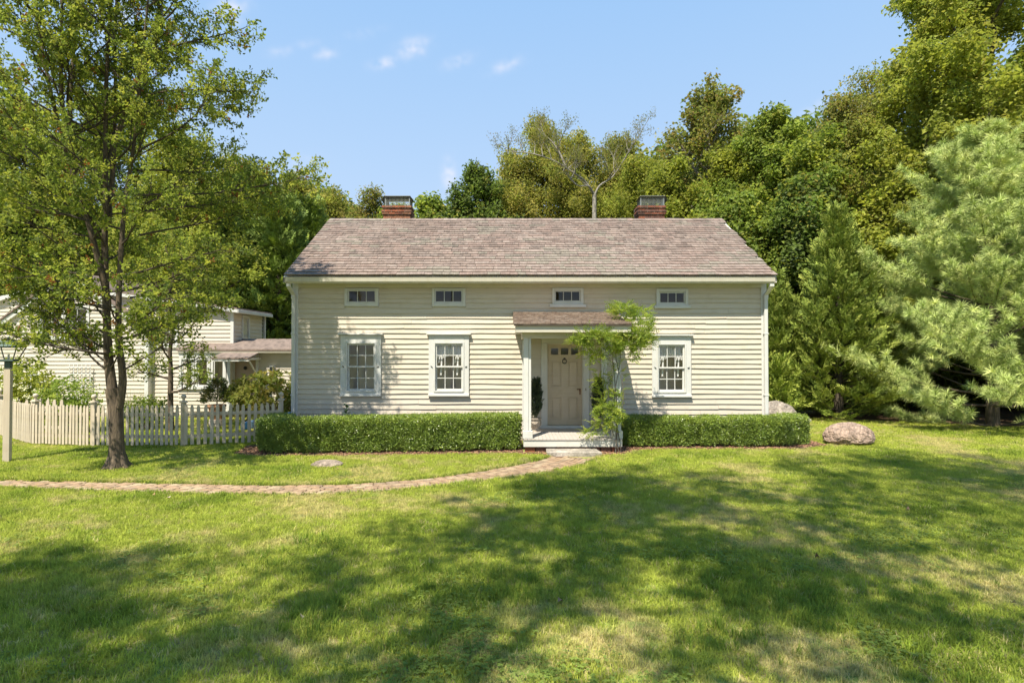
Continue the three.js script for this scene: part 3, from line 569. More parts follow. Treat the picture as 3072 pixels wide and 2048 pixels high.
// roof
{
  const roof = group(house, 'roof'), r = rng(23);
  const E = V(0, 3.985, 0.425), Rg = V(0, 6.10, -2.95), dir = V(0, 0, 0).subVectors(Rg, E), len = dir.length(); dir.normalize();
  const nrm = V(0, 0, 0).crossVectors(V(1, 0, 0), dir).normalize().multiplyScalar(-1); if (nrm.y < 0) nrm.negate();
  const RX0 = HX0 - 0.05, RX1 = HX1 + 0.05;
  const deck = (z0, y0, z1, y1, th) => { const b = new MB(), n = V(0, z1 - z0, 0); const up = V(0, Math.abs(z1 - z0), 0), pts = []; const t = V(0, y1 - y0, z1 - z0).normalize(), nn = V(0, Math.abs(t.z), t.z > 0 ? -t.y : t.y); nn.set(0, Math.abs(t.z), -t.y * Math.sign(t.z)); const a = V(0, y0, z0), c = V(0, y1, z1), a2 = a.clone().addScaledVector(nn, -th), c2 = c.clone().addScaledVector(nn, -th), q = (v, x) => V(x, v.y, v.z), ctr = V((RX0 + RX1) / 2, (a.y + c2.y) / 2, (a.z + c2.z) / 2); for (const F of [[a, c], [c, c2], [c2, a2], [a2, a]]) b.poly([q(F[0], RX0), q(F[0], RX1), q(F[1], RX1), q(F[1], RX0)], ctr); for (const x of [RX0, RX1]) b.poly([q(a, x), q(c, x), q(c2, x), q(a2, x)], ctr); return b.geo(); };
  part(roof, 'front_deck', deck(0.41, 3.965, -2.95, 6.075, 0.09), mat.cream);
  part(roof, 'back_deck', deck(-6.3, 3.965, -2.951, 6.075, 0.09), mat.roofDeck);
  const courses = 25, expo = len / courses, widths = [0.15, 0.19, 0.23, 0.27, 0.31, 0.36, 0.42], L = expo * 1.75;
  const geos = widths.map((w) => [0, 1, 2].map((k) => { const b = new MB(); b.du = k * 0.33; b.dv = k * 0.21; const th = 0.034, c = V(0, 0, L / 2), y = (z) => lerp(th, 0.004, z / L), q = (x, yy, z) => V(x, yy, z), g = w / 2 - 0.003, s = (k - 1) * 0.004; b.poly([q(-g, y(0), s), q(g, y(0), -s), q(g, y(L), L), q(-g, y(L), L)], c); b.poly([q(-g, 0, s), q(g, 0, -s), q(g, y(0), -s), q(-g, y(0), s)], c); b.poly([q(-g, 0, s), q(-g, y(0), s), q(-g, y(L), L), q(-g, 0, L)], c); b.poly([q(g, 0, -s), q(g, y(0), -s), q(g, y(L), L), q(g, 0, L)], c); return b.geo(); }));
  const basis = new THREE.Matrix4().makeBasis(V(1, 0, 0), nrm, dir.clone()); // x, up from roof, up the slope
  if (basis.determinant() < 0) basis.makeBasis(V(-1, 0, 0), nrm, dir.clone());
  const q0 = new THREE.Quaternion().setFromRotationMatrix(basis), rest = []; let count = 0;
  for (let c = 0; c < courses; c++) {
    let x = RX0 - (c % 2) * 0.05; const sag = (xx) => 0.012 * n3(xx * 0.35, c * 0.1, 2.2);
    while (x < RX1 - 0.02) {
      let k = Math.floor(r() * widths.length), w = widths[k]; if (x + w > RX1 + 0.02) { k = 0; w = widths[0]; }
      const px = Math.max(x, RX0) + w / 2 + 0.0; if (px + w / 2 > RX1 + 0.03) break;
      const s = c * expo + rr(r, -0.007, 0.007) + sag(px) * 0.7, p = E.clone().addScaledVector(dir, s).addScaledVector(nrm, 0.010 + rr(r, 0, 0.005)); p.x = px;
      const q = q0.clone().multiply(new THREE.Quaternion().setFromEuler(new THREE.Euler(rr(r, -0.008, 0.02), rr(r, -0.012, 0.012), rr(r, -0.012, 0.012))));
      const nn = n3(px * 0.5, c * 0.22, 7.7) + r() * 0.9 - 0.3, mi = nn > 0.42 ? pick(r, [2, 6, 4]) : nn < -0.12 ? pick(r, [3, 5, 0]) : pick(r, [0, 1, 4, 5, 1]);
      if (count < 300) { const o = part(roof, 'shingle', geos[k][Math.floor(r() * 3)], mat.shingle[mi], p); o.quaternion.copy(q); count++; }
      else { const g = geos[k][Math.floor(r() * 3)].clone(); const u = g.attributes.uv, du = r(), dv = r(); for (let i = 0; i < u.count; i++) u.setXY(i, u.getX(i) + du, u.getY(i) + dv); g.applyMatrix4(new THREE.Matrix4().compose(p, q, V(1, 1, 1))); rest.push(tint(g, mat.shingle[mi].color.clone().multiplyScalar(rr(r, 0.8, 1.14)).toArray())); }
      x += w;
    }
  }
  part(roof, 'upper_shingles', mergeGeometries(rest), mat.shingleMix).userData.kind = 'stuff';
  // ridge cap shingles, lapped along the ridge
  for (let x = RX0, k = 0; x < RX1 - 0.1; x += 0.205, k++) {
    const b = new MB(), th = 0.014, y0 = 6.115 + n3(x * 0.4, 1, 1) * 0.012, half = 0.12; b.du = k * 0.3;
    for (const s of [1, -1]) { const c = V(x + 0.12, y0 - 0.1, -2.95); const lo = (xx, u) => V(xx, y0 - half * 0.63 + u, -2.95 + s * half), hi = (xx, u) => V(xx, y0 + u, -2.95); const A = 0.02, B = 0.004; b.poly([lo(x, A), lo(x + 0.25, B), hi(x + 0.25, B), hi(x, A)], c); b.poly([lo(x, A - th), lo(x + 0.25, B - th), lo(x + 0.25, B), lo(x, A)], c); b.poly([lo(x, A - th), lo(x, A), hi(x, A), hi(x, A - th)], V(x + 0.1, y0, -2.95)); }
    part(roof, 'ridge_shingle', b.geo(), mat.shingle[(k * 5) % 7]);
  }
  for (const x of [RX0 - 0.012, RX1 + 0.012]) for (const s of [1, -1]) { const b = new MB(), zb = s > 0 ? 0.4 : -6.3, c = V(x, 5, (zb - 2.95) / 2); const q = (dx, y, z) => V(x + dx, y, z); for (const d of [-0.011, 0.011]) b.poly([q(d, 3.955, zb), q(d, 6.06, -2.95), q(d, 5.92, -2.95), q(d, 3.83, zb)], V(x - d * 10, 5, c.z)); b.poly([q(-0.011, 3.955, zb), q(0.011, 3.955, zb), q(0.011, 6.06, -2.95), q(-0.011, 6.06, -2.95)], V(x, 0, -2.95)); b.poly([q(-0.011, 3.83, zb), q(0.011, 3.83, zb), q(0.011, 5.92, -2.95), q(-0.011, 5.92, -2.95)], V(x, 9, -2.95)); part(roof, 'rake_board', b.geo(), mat.trim); }
  part(roof, 'soffit', box(HX0, HX1, 3.864, 3.89, -0.03, 0.33), mat.cream);
  // gutter: an open trough along the eave
  const gs = new THREE.Shape([[0.335, 3.95], [0.335, 3.815], [0.42, 3.805], [0.452, 3.85], [0.462, 3.94], [0.47, 3.952], [0.455, 3.955], [0.443, 3.945], [0.438, 3.86], [0.412, 3.825], [0.347, 3.83], [0.347, 3.95]].map(([z, y]) => new THREE.Vector2(-z, y)));
  const gg = new THREE.ExtrudeGeometry(gs, { depth: HX1 - HX0 + 0.02, bevelEnabled: false }); gg.rotateY(Math.PI / 2); gg.translate(HX0 - 0.01, 0, 0); part(roof, 'gutter', gg, mat.gutter);
  for (const x of [HX0 - 0.006, HX1 + 0.006]) part(roof, 'gutter_end_cap', box(x - 0.004, x + 0.004, 3.81, 3.95, 0.34, 0.462, 0.002), mat.gutter);
  for (const [x, s] of [[HX0 + 0.055, 1], [HX1 - 0.045, -1]]) {
    const d = group(house, 'downspout'), b = new MB();
    const sec = [[3.82, 0.385], [3.74, 0.385], [3.56, 0.075], [3.46, 0.066]], w = 0.048;
    for (let k = 0; k < 3; k++) { const [y0, z0] = sec[k], [y1, z1] = sec[k + 1], c = V(x, (y0 + y1) / 2, (z0 + z1) / 2), n = [[-w, -0.036], [w, -0.036], [w, 0.036], [-w, 0.036]]; for (let i = 0; i < 4; i++) { const [ax, az] = n[i], [bx, bz] = n[(i + 1) % 4]; b.poly([V(x + ax, y0, z0 + az), V(x + bx, y0, z0 + bz), V(x + bx, y1, z1 + bz), V(x + ax, y1, z1 + az)], c); } }
    part(d, 'elbow', b.geo(), mat.trim);
    part(d, 'pipe', vbox(x - 0.044, x + 0.044, 0.12, 3.49, 0.028, 0.098, 0.01), mat.trim);
    for (const y of [1.1, 2.6]) part(d, 'strap', box(x - 0.056, x + 0.056, y, y + 0.03, 0.02, 0.104, 0.003), mat.trim);
  }
}
// chimneys
for (const [x0, x1, tone] of [[-3.955, -3.06, 0], [3.82, 4.68, 2]]) {
  const ch = group(house, 'chimney'), r = rng(60 + tone), z1 = -3.2, z0 = -3.78, bh = 0.067, top = 6.60;
  const off = [0.035, 0.0, 0.045, 0.028, -0.005, 0.0, 0.0, 0.0, 0.0, 0, 0, 0];
  for (let c = 0; c < 9; c++) {
    const y1 = top - c * bh, y0 = y1 - bh + 0.011, o = off[c] - 0.03;
    part(ch, 'mortar', box(x0 - o + 0.012, x1 + o - 0.012, y0 - 0.012, y1, z0 - o + 0.012, z1 + o - 0.012, 0.001), mat.mortar);
    const X0 = x0 - o, X1 = x1 + o, Z0 = z0 - o, Z1 = z1 + o, st = c % 2 ? 0.0 : 0.1;
    const runs = [['x', X0, X1, Z1], ['zl', Z0 + 0.1, Z1 - 0.1, X0], ['zr', Z0 + 0.1, Z1 - 0.1, X1]];
    for (const [ax, a, b, f] of runs) {
      let p = a; let first = true;
      while (p < b - 0.02) { let q = Math.min(b, p + (first ? 0.2 - st : 0.205)); if (b - q < 0.05) q = b; first = false; const j = rr(r, -0.003, 0.003), m = pick(r, tone ? [mat.brick[1], mat.brick[2], mat.brick[4], mat.brick[2], mat.brick[5], mat.brick[0]] : [mat.brick[0], mat.brick[3], mat.brick[1], mat.brick[5], mat.brick[3]]);
        const g = ax === 'x' ? box(p + 0.005, q - 0.005, y0, y1, f - 0.1, f + j, 0.004) : ax === 'zl' ? box(f - j, f + 0.09, y0, y1, p + 0.005, q - 0.005, 0.004) : box(f - 0.09, f + j, y0, y1, p + 0.005, q - 0.005, 0.004);
        part(ch, 'brick', g, m); p = q; }
    }
  }
  part(ch, 'flue_top', box(x0 + 0.08, x1 - 0.08, top - 0.05, top + 0.012, z0 + 0.08, z1 - 0.08), mat.mortar);
  const cg = group(house, 'chimney_cap'), cx0 = x0 + 0.1, cx1 = x1 - 0.06, cz0 = z0 + 0.08, cz1 = z1 - 0.04, cy0 = top + 0.01, cy1 = top + 0.25;
  for (const x of [cx0, cx1]) for (const z of [cz0, cz1]) part(cg, 'post', box(x - 0.012, x + 0.012, cy0, cy1, z - 0.012, z + 0.012, 0.002), mat.galv);
  for (let k = 1; k < 18; k++) { const x = lerp(cx0, cx1, k / 18); part(cg, 'screen_wire', box(x - 0.004, x + 0.004, cy0, cy1 - 0.004, cz1 - 0.004, cz1 + 0.004, 0.001), mat.galv); }
  for (let k = 1; k < 12; k++) { const z = lerp(cz0, cz1, k / 12); for (const x of [cx0, cx1]) part(cg, 'screen_wire', box(x - 0.004, x + 0.004, cy0, cy1 - 0.004, z - 0.004, z + 0.004, 0.001), mat.galv); }
  for (const y of [cy0 + 0.03, cy0 + 0.075, cy0 + 0.12]) part(cg, 'screen_wire', box(cx0 + 0.013, cx1 - 0.013, y - 0.003, y + 0.003, cz1 + 0.0045, cz1 + 0.0095, 0.001), mat.galv);
  const lid = new MB(), A = [[cx0 - 0.03, cy1, cz0 - 0.04], [cx1 + 0.03, cy1, cz0 - 0.04], [cx1 + 0.03, cy1 + 0.035, cz1 + 0.05], [cx0 - 0.03, cy1 + 0.035, cz1 + 0.05]].map((v) => V(...v)), Bq = A.map((v) => V(v.x, v.y + 0.014, v.z)), lc = V((cx0 + cx1) / 2, cy1 + 0.025, (cz0 + cz1) / 2);
  lid.poly(A, lc); lid.poly(Bq, lc); for (let i = 0; i < 4; i++) { const j = (i + 1) % 4; lid.poly([A[i], A[j], Bq[j], Bq[i]], lc); }
  for (const s of [-1, 1]) { const x = s < 0 ? cx0 - 0.03 : cx1 + 0.03; const a = V(x, cy1 + 0.04, cz1 + 0.04), b = V(x, cy1 + 0.005, cz0 - 0.03); lid.poly([a, b, V(x + s * 0.09, b.y - 0.11, b.z), V(x + s * 0.09, a.y - 0.11, a.z)]); lid.poly([V(x + s * 0.004, a.y - 0.003, a.z), V(x + s * 0.09, a.y - 0.115, a.z), V(x + s * 0.09, b.y - 0.115, b.z), V(x + s * 0.004, b.y - 0.003, b.z)]); }
  part(cg, 'lid', lid.geo(), mat.capTop);
}
console.log('house shell');

// porch
{
  const pz = 1.68, px0 = 0.25, px1 = 2.385, porch = group(house, 'porch'), r = rng(31);
  for (let x = px0, k = 0; x < px1 - 0.01; k++) { const w = Math.min(0.083, px1 - x); part(porch, 'floorboard', (() => { const b = new MB(); b.turn = false; b.du = k * 0.31; b.dv = k * 0.17; return b.box(x + 0.0015, x + w - 0.0015, 0.268, 0.30 + rr(r, -0.0015, 0.0015), -0.03, pz + 0.02, 0.003).geo(); })(), mat.porchFloor); x += w; }
  part(porch, 'skirt_board', box(px0, px1, 0.122, 0.266, pz - 0.03, pz), mat.casing);
  for (const x of [px0 + 0.013, px1 - 0.013]) part(porch, 'skirt_side', box(x - 0.012, x + 0.012, 0.122, 0.266, -0.03, pz - 0.031), mat.casing);
  for (let k = 0; k < 9; k++) { const x = px0 + 0.03 + k * 0.235; part(porch, 'footing_brick', box(x, x + 0.222, -0.02, 0.118, pz - 0.14, pz - 0.05, 0.006), mat.brick[(k * 2) % 5]); }
  const posts = [[0.25, 0.415], [2.19, 2.36]];
  for (const [a, b] of posts) {
    const p = group(house, 'porch_post');
    part(p, 'shaft', vbox(a, b - 0.055, 0.47, 2.463, pz - 0.16, pz - 0.005, 0.006), mat.trim);
    part(p, 'shaft_edge', vbox(b - 0.053, b, 0.47, 2.463, pz - 0.16, pz - 0.018, 0.005), mat.trim);
    part(p, 'plinth', box(a - 0.014, b + 0.032, 0.303, 0.468, pz - 0.19, pz + 0.012, 0.006), mat.trim);
    part(p, 'wall_pilaster', vbox(a, b - 0.03, 0.303, 2.46, 0.004, 0.05, 0.004), mat.trim);
  }
  const rf = group(house, 'porch_roof'), rx0 = 0.03, rx1 = 2.54;
  part(rf, 'beam', box(0.22, 2.40, 2.465, 2.60, pz - 0.17, pz - 0.01), mat.cream);
  for (const x of [0.22, 2.27]) part(rf, 'side_beam', box(x, x + 0.13, 2.467, 2.598, 0.0, pz - 0.172), mat.cream);
  part(rf, 'ceiling', box(0.1, 2.47, 2.602, 2.62, 0.0, 1.95), mat.cream);
  part(rf, 'fascia', box(0.076, 2.517, 2.585, 2.735, 1.955, 1.98, 0.004), mat.cream);
  for (const [a, b] of [[0.076, 0.1], [2.493, 2.517]]) { const bm = new MB(), c = V((a + b) / 2, 2.75, 1); const q = (x, y, z) => V(x, y, z), ptsY = [[2.6, 0.0], [3.08, 0.0], [2.735, 1.953], [2.6, 1.953]]; for (const x of [a, b]) bm.poly(ptsY.map(([y, z]) => q(x, y, z)), c); for (let i = 0; i < 4; i++) { const [y0, z0] = ptsY[i], [y1, z1] = ptsY[(i + 1) % 4]; bm.poly([q(a, y0, z0), q(b, y0, z0), q(b, y1, z1), q(a, y1, z1)], c); } part(rf, 'cheek', bm.geo(), mat.cream); }
  const E = V(0, 2.742, 2.03), T = V(0, 3.13, 0.03), dir = V(0, 0, 0).subVectors(T, E), len = dir.length(); dir.normalize(); const nrm = V(0, -dir.z, dir.y); if (nrm.y < 0) nrm.negate();
  { const b = new MB(), c = V(1.3, 2.9, 1), e2 = E.clone().addScaledVector(nrm, -0.02), t2 = T.clone().addScaledVector(nrm, -0.02), e1 = E.clone().addScaledVector(nrm, 0.004), t1 = T.clone().addScaledVector(nrm, 0.004), q = (v, x) => V(x, v.y, v.z); for (const F of [[e1, t1], [t1, t2], [t2, e2], [e2, e1]]) b.poly([q(F[0], rx0 + 0.01), q(F[0], rx1 - 0.01), q(F[1], rx1 - 0.01), q(F[1], rx0 + 0.01)], V(1.3, (e1.y + t2.y) / 2, (e1.z + t2.z) / 2)); for (const x of [rx0 + 0.01, rx1 - 0.01]) b.poly([q(e1, x), q(t1, x), q(t2, x), q(e2, x)], V(1.3, 2.9, 1)); part(rf, 'deck', b.geo(), mat.roofDeck); }
  const courses = 12, ex = len / courses, basis = new THREE.Matrix4().makeBasis(V(-1, 0, 0), nrm, dir); if (basis.determinant() < 0) basis.makeBasis(V(1, 0, 0), nrm, dir);
  const q0 = new THREE.Quaternion().setFromRotationMatrix(basis), ws = [0.09, 0.12, 0.15], L = ex * 1.7;
  const geos = ws.map((w) => { const b = new MB(), th = 0.02, g = w / 2 - 0.003, c = V(0, 0, L / 2), q = V; b.poly([V(-g, th, 0), V(g, th, 0), V(g, 0.003, L), V(-g, 0.003, L)], c); b.poly([V(-g, 0, 0), V(g, 0, 0), V(g, th, 0), V(-g, th, 0)], c); for (const x of [-g, g]) b.poly([V(x, 0, 0), V(x, th, 0), V(x, 0.003, L), V(x, 0, L)], c); return b.geo(); });
  for (let c = 0; c < courses; c++) { let x = rx0 - (c % 2) * 0.04; while (x < rx1 - 0.03) { const k = Math.floor(r() * 3), w = ws[k], p = E.clone().addScaledVector(dir, c * ex + rr(r, -0.008, 0.008)).addScaledVector(nrm, 0.012 + rr(r, 0, 0.005)); p.x = Math.max(x, rx0 - 0.01) + w / 2; if (p.x + w / 2 > rx1 + 0.03) break; const o = part(rf, 'shingle', geos[k], pick(r, mat.porchShingle), p); o.quaternion.copy(q0).multiply(new THREE.Quaternion().setFromEuler(new THREE.Euler(rr(r, 0, 0.03), rr(r, -0.03, 0.03), rr(r, -0.02, 0.02)))); x += w; } }
  part(rf, 'flashing', box(rx0 - 0.01, rx1, 3.12, 3.165, 0.0, 0.05, 0.003), mat.capTop);

  // door
  const d = group(house, 'front_door'), D = doorBox;
  part(d, 'casing', vbox(D.x0, D.sx0, 0.302, 2.39, -0.03, 0.04), mat.casing); part(d, 'casing', vbox(D.sx1, D.x1, 0.302, 2.39, -0.03, 0.04), mat.casing);
  part(d, 'head_casing', box(D.x0, D.x1, 2.392, 2.517, -0.03, 0.044), mat.casing);
  part(d, 'threshold', box(D.x0 - 0.02, D.x1 + 0.02, 0.302, 0.362, -0.05, 0.09, 0.006), mat.trim);
  part(d, 'jamb', vbox(D.sx0, D.sx0 + 0.018, 0.363, 2.391, -0.16, 0.0, 0.002), mat.casing); part(d, 'jamb', vbox(D.sx1 - 0.018, D.sx1, 0.363, 2.391, -0.16, 0.0, 0.002), mat.casing);
  // the leaf: one board with its panels and lights cut in
  const x0 = D.sx0 + 0.02, x1 = D.sx1 - 0.02, s = new THREE.Shape([new THREE.Vector2(x0, 0.366), new THREE.Vector2(x1, 0.366), new THREE.Vector2(x1, 2.375), new THREE.Vector2(x0, 2.375)]);
  const lights = [[0.965, 1.14], [1.212, 1.392], [1.462, 1.635]].map(([a, b]) => [a, b, 2.10, 2.262]), panels = [[0.97, 1.215, 1.32, 1.955], [1.385, 1.63, 1.32, 1.955], [0.97, 1.215, 0.52, 1.06], [1.385, 1.63, 0.52, 1.06]];
  for (const [a, b, e, f] of [...lights, ...panels]) s.holes.push(new THREE.Path([new THREE.Vector2(a, e), new THREE.Vector2(a, f), new THREE.Vector2(b, f), new THREE.Vector2(b, e)]));
  const lg = new THREE.ExtrudeGeometry(s, { depth: 0.044, bevelEnabled: false }); lg.translate(0, 0, -0.1); part(d, 'leaf', lg, mat.door);
  for (const [a, b, e, f] of panels) { const g = new MB().box(a + 0.001, b - 0.001, e + 0.001, f - 0.001, -0.094, -0.074, 0.001).box(a + 0.035, b - 0.035, e + 0.035, f - 0.035, -0.075, -0.061, 0.012).geo(); part(d, 'panel', g, mat.door); }
  for (const [a, b, e, f] of lights) pane(d, a, b, e, f, -0.085);
  const ring = new THREE.TorusGeometry(0.052, 0.009, 8, 24); part(d, 'knocker', ring, mat.iron, V(1.296, 1.935, -0.035)); part(d, 'knocker_mount', new THREE.SphereGeometry(0.026, 12, 8), mat.iron, V(1.296, 1.995, -0.045));
  part(d, 'handle', new MB().box(1.60, 1.69, 1.235, 1.26, -0.05, -0.03, 0.005).box(1.66, 1.695, 1.12, 1.265, -0.055, -0.045, 0.004).geo(), mat.bronze);
  part(d, 'doorbell', box(1.80, 1.815, 1.22, 1.28, 0.042, 0.055, 0.003), mat.iron);
}
// stone step in front of the porch
{
  const b = new MB(), pts = [[0.74, 1.72], [0.73, 2.13], [1.86, 2.17], [1.80, 1.72]], t = 0.095, c = V(1.3, 0.05, 1.93), top = pts.map(([x, z]) => V(x, t, z)), mid = pts.map(([x, z]) => V(lerp(1.3, x, 1.015), t - 0.012, lerp(1.89, z, 1.03))), bot = pts.map(([x, z]) => V(lerp(1.3, x, 0.99), -0.03, lerp(1.89, z, 1.02)));
  b.poly(top, c); for (let i = 0; i < 4; i++) { const j = (i + 1) % 4; b.poly([top[i], top[j], mid[j], mid[i]], c); b.poly([mid[i], mid[j], bot[j], bot[i]], c); }
  tag(part(scene, numbered('stone_step'), b.geo(), mat.stone), 'flat grey stone slab step in front of the porch', 'step');
}
console.log('house done');

// ---------------------------------------------------------------- mulch beds and hedges
const beds = [
  [[-6.1, 0.9], [-5.95, 1.9], [-5.5, 2.2], [-3, 2.12], [0.0, 1.86], [0.62, 1.98], [0.66, 2.12], [0.95, 2.1], [0.72, 1.7], [0.24, 1.7], [0.24, -0.02], [-5.6, -0.02]],
  [[1.84, 2.08], [2.25, 2.0], [2.7, 1.55], [3.2, 1.36], [6.0, 1.34], [6.6, 1.25], [7.35, 0.85], [7.3, 0.1], [6.6, -0.3], [6.3, -0.02], [2.4, -0.02], [2.4, 1.7], [1.78, 1.7]],
];
const inPoly = (P2, x, z) => { let k = false; for (let i = 0, j = P2.length - 1; i < P2.length; j = i++) { const [a, b] = P2[i], [c, d] = P2[j]; if (b > z !== d > z && x < ((c - a) * (z - b)) / (d - b) + a) k = !k; } return k; };
{
  const r = rng(71), L = list(), cg = new MB().box(-0.02, 0.02, -0.003, 0.003, -0.006, 0.006, 0.001).geo(); cg.deleteAttribute('uv');
  for (const b of beds) {
    sheet('mulch_bed', b, 0.006, mat.mulch, 1.5);
    const xs = b.map((p) => p[0]), zs = b.map((p) => p[1]), X0 = Math.min(...xs), X1 = Math.max(...xs), Z0 = Math.min(...zs), Z1 = Math.max(...zs);
    for (let i = 0; i < 9000; i++) { const x = rr(r, X0, X1), z = rr(r, Z0, Z1); if (!inPoly(b, x, z)) continue; const k = rr(r, 0.6, 1.4), c = pick(r, [[0.30, 0.16, 0.09], [0.23, 0.12, 0.07], [0.38, 0.235, 0.145], [0.18, 0.10, 0.065]]); put(L, V(x, 0.012 + r() * 0.012, z), [rr(r, -0.5, 0.5), r() * 6.283, rr(r, -0.5, 0.5)], rr(r, 0.5, 1.5), c.map((v) => v * k)); }
  }
  inst(scene, 'mulch_chips', cg, mat.chip, L); scene.children.at(-1).userData.label = 'brown bark chips strewn under the hedges';
}
function hedge(label, pts, width, h0, h1, seed, gaps = []) {
  const r = rng(seed), c0 = pts[0], t = thing('hedge', label, 'hedge', [c0[0], 0, c0[1]], 'clipped box hedges along the house front'), lists = geoLeaf.box.map(list), half = width / 2;
  const segs = []; let total = 0; for (let i = 0; i < pts.length - 1; i++) { const l = Math.hypot(pts[i + 1][0] - pts[i][0], pts[i + 1][1] - pts[i][1]); segs.push([pts[i], pts[i + 1], l, total]); total += l; }
  const dist = (x, z) => { let b = 9, bs = 0; for (const [a, c, l, s0] of segs) { const k = clamp(((x - a[0]) * (c[0] - a[0]) + (z - a[1]) * (c[1] - a[1])) / (l * l), 0, 1), d = Math.hypot(x - a[0] - (c[0] - a[0]) * k, z - a[1] - (c[1] - a[1]) * k); if (d < b) { b = d; bs = s0 + k * l; } } return [b, bs / total]; };
  const xs = pts.map((p) => p[0]), zs = pts.map((p) => p[1]), X0 = Math.min(...xs) - half - 0.06, X1 = Math.max(...xs) + half + 0.06, Z0 = Math.min(...zs) - half - 0.06, Z1 = Math.max(...zs) + half + 0.06;
  // inside(): a rounded block, its faces slightly lumpy
  const depth = (x, y, z) => { const [d, f] = dist(x, z), H = lerp(h0, h1, f), lump = fbm3(x * 3.1, y * 3.1, z * 3.1 + seed, 2) * 0.09 + n3(x * 0.9, 1, seed) * 0.03, dx = half - d + lump, dy = H - y + lump * 0.4, gap = gaps.reduce((m, g) => Math.max(m, Math.exp(-Math.pow((x - g) / 0.07, 2))), 0); let k = Math.min(dx, dy); if (dx < 0.07 && dy < 0.07) k = 0.07 - Math.hypot(0.07 - dx, 0.07 - dy); const under = y - 0.05 - 0.06 * Math.max(0, n3(x * 2.2, 7, z * 2 + seed) + 0.3) - Math.max(0, half - d) * 0.25; return Math.min(k - gap * 0.12, under); };
  const colr = [[0.157, 0.229, 0.034], [0.188, 0.261, 0.039], [0.119, 0.184, 0.029], [0.225, 0.293, 0.049]];
  let n = 0; const want = 26000 * total / 5.6;
  for (let i = 0; i < want * 14 && n < want; i++) {
    const x = rr(r, X0, X1), z = rr(r, Z0, Z1), y = rr(r, 0.03, Math.max(h0, h1) + 0.05), d = depth(x, y, z);
    if (d < 0 || (d > 0.075 && r() > 0.10)) continue; n++;
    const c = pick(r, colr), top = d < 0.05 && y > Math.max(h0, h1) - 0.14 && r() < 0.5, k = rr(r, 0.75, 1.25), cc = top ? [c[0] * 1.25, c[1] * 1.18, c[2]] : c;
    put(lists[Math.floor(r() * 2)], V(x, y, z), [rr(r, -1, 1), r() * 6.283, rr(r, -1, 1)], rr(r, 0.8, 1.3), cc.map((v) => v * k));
  }
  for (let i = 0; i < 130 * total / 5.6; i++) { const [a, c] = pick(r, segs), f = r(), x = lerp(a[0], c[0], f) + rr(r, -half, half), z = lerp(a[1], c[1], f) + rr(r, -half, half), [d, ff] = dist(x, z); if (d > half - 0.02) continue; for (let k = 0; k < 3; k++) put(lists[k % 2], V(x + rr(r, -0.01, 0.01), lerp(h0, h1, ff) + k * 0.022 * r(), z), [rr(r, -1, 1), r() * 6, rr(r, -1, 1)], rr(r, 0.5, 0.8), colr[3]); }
  lists.forEach((L, k) => inst(t, k ? 'foliage_001' : 'foliage', geoLeaf.box[k], mat.leafGloss, L));
  const w = new MB(); // stems
  for (const [a, c, l] of segs) for (let s = 0.1; s < l; s += rr(r, 0.09, 0.2)) { const x = lerp(a[0], c[0], s / l) + rr(r, -0.12, 0.12), z = lerp(a[1], c[1], s / l) + rr(r, -0.1, 0.2); for (let k = 0; k < 4; k++) { const e = rr(r, -0.12, 0.12), f = rr(r, -0.1, 0.1); w.tube([V(x, -0.02, z), V(x + e * 0.4, 0.18, z + f * 0.4), V(x + e, rr(r, 0.4, 0.58), z + f)], [0.012, 0.009, 0.004], 4, false); } }
  part(t, 'stems', w.geo(), mat.barkGrey);
  return t;
}
hedge('clipped box hedge left of the porch, the longer of the two', [[-5.35, 0.75], [-5.18, 1.62], [-0.12, 1.24]], 0.64, 0.705, 0.775, 3);
hedge('clipped box hedge right of the porch, the shorter of the two', [[2.78, 0.78], [6.1, 0.78], [6.72, 0.4]], 0.62, 0.655, 0.66, 5, [4.25, 4.95]);

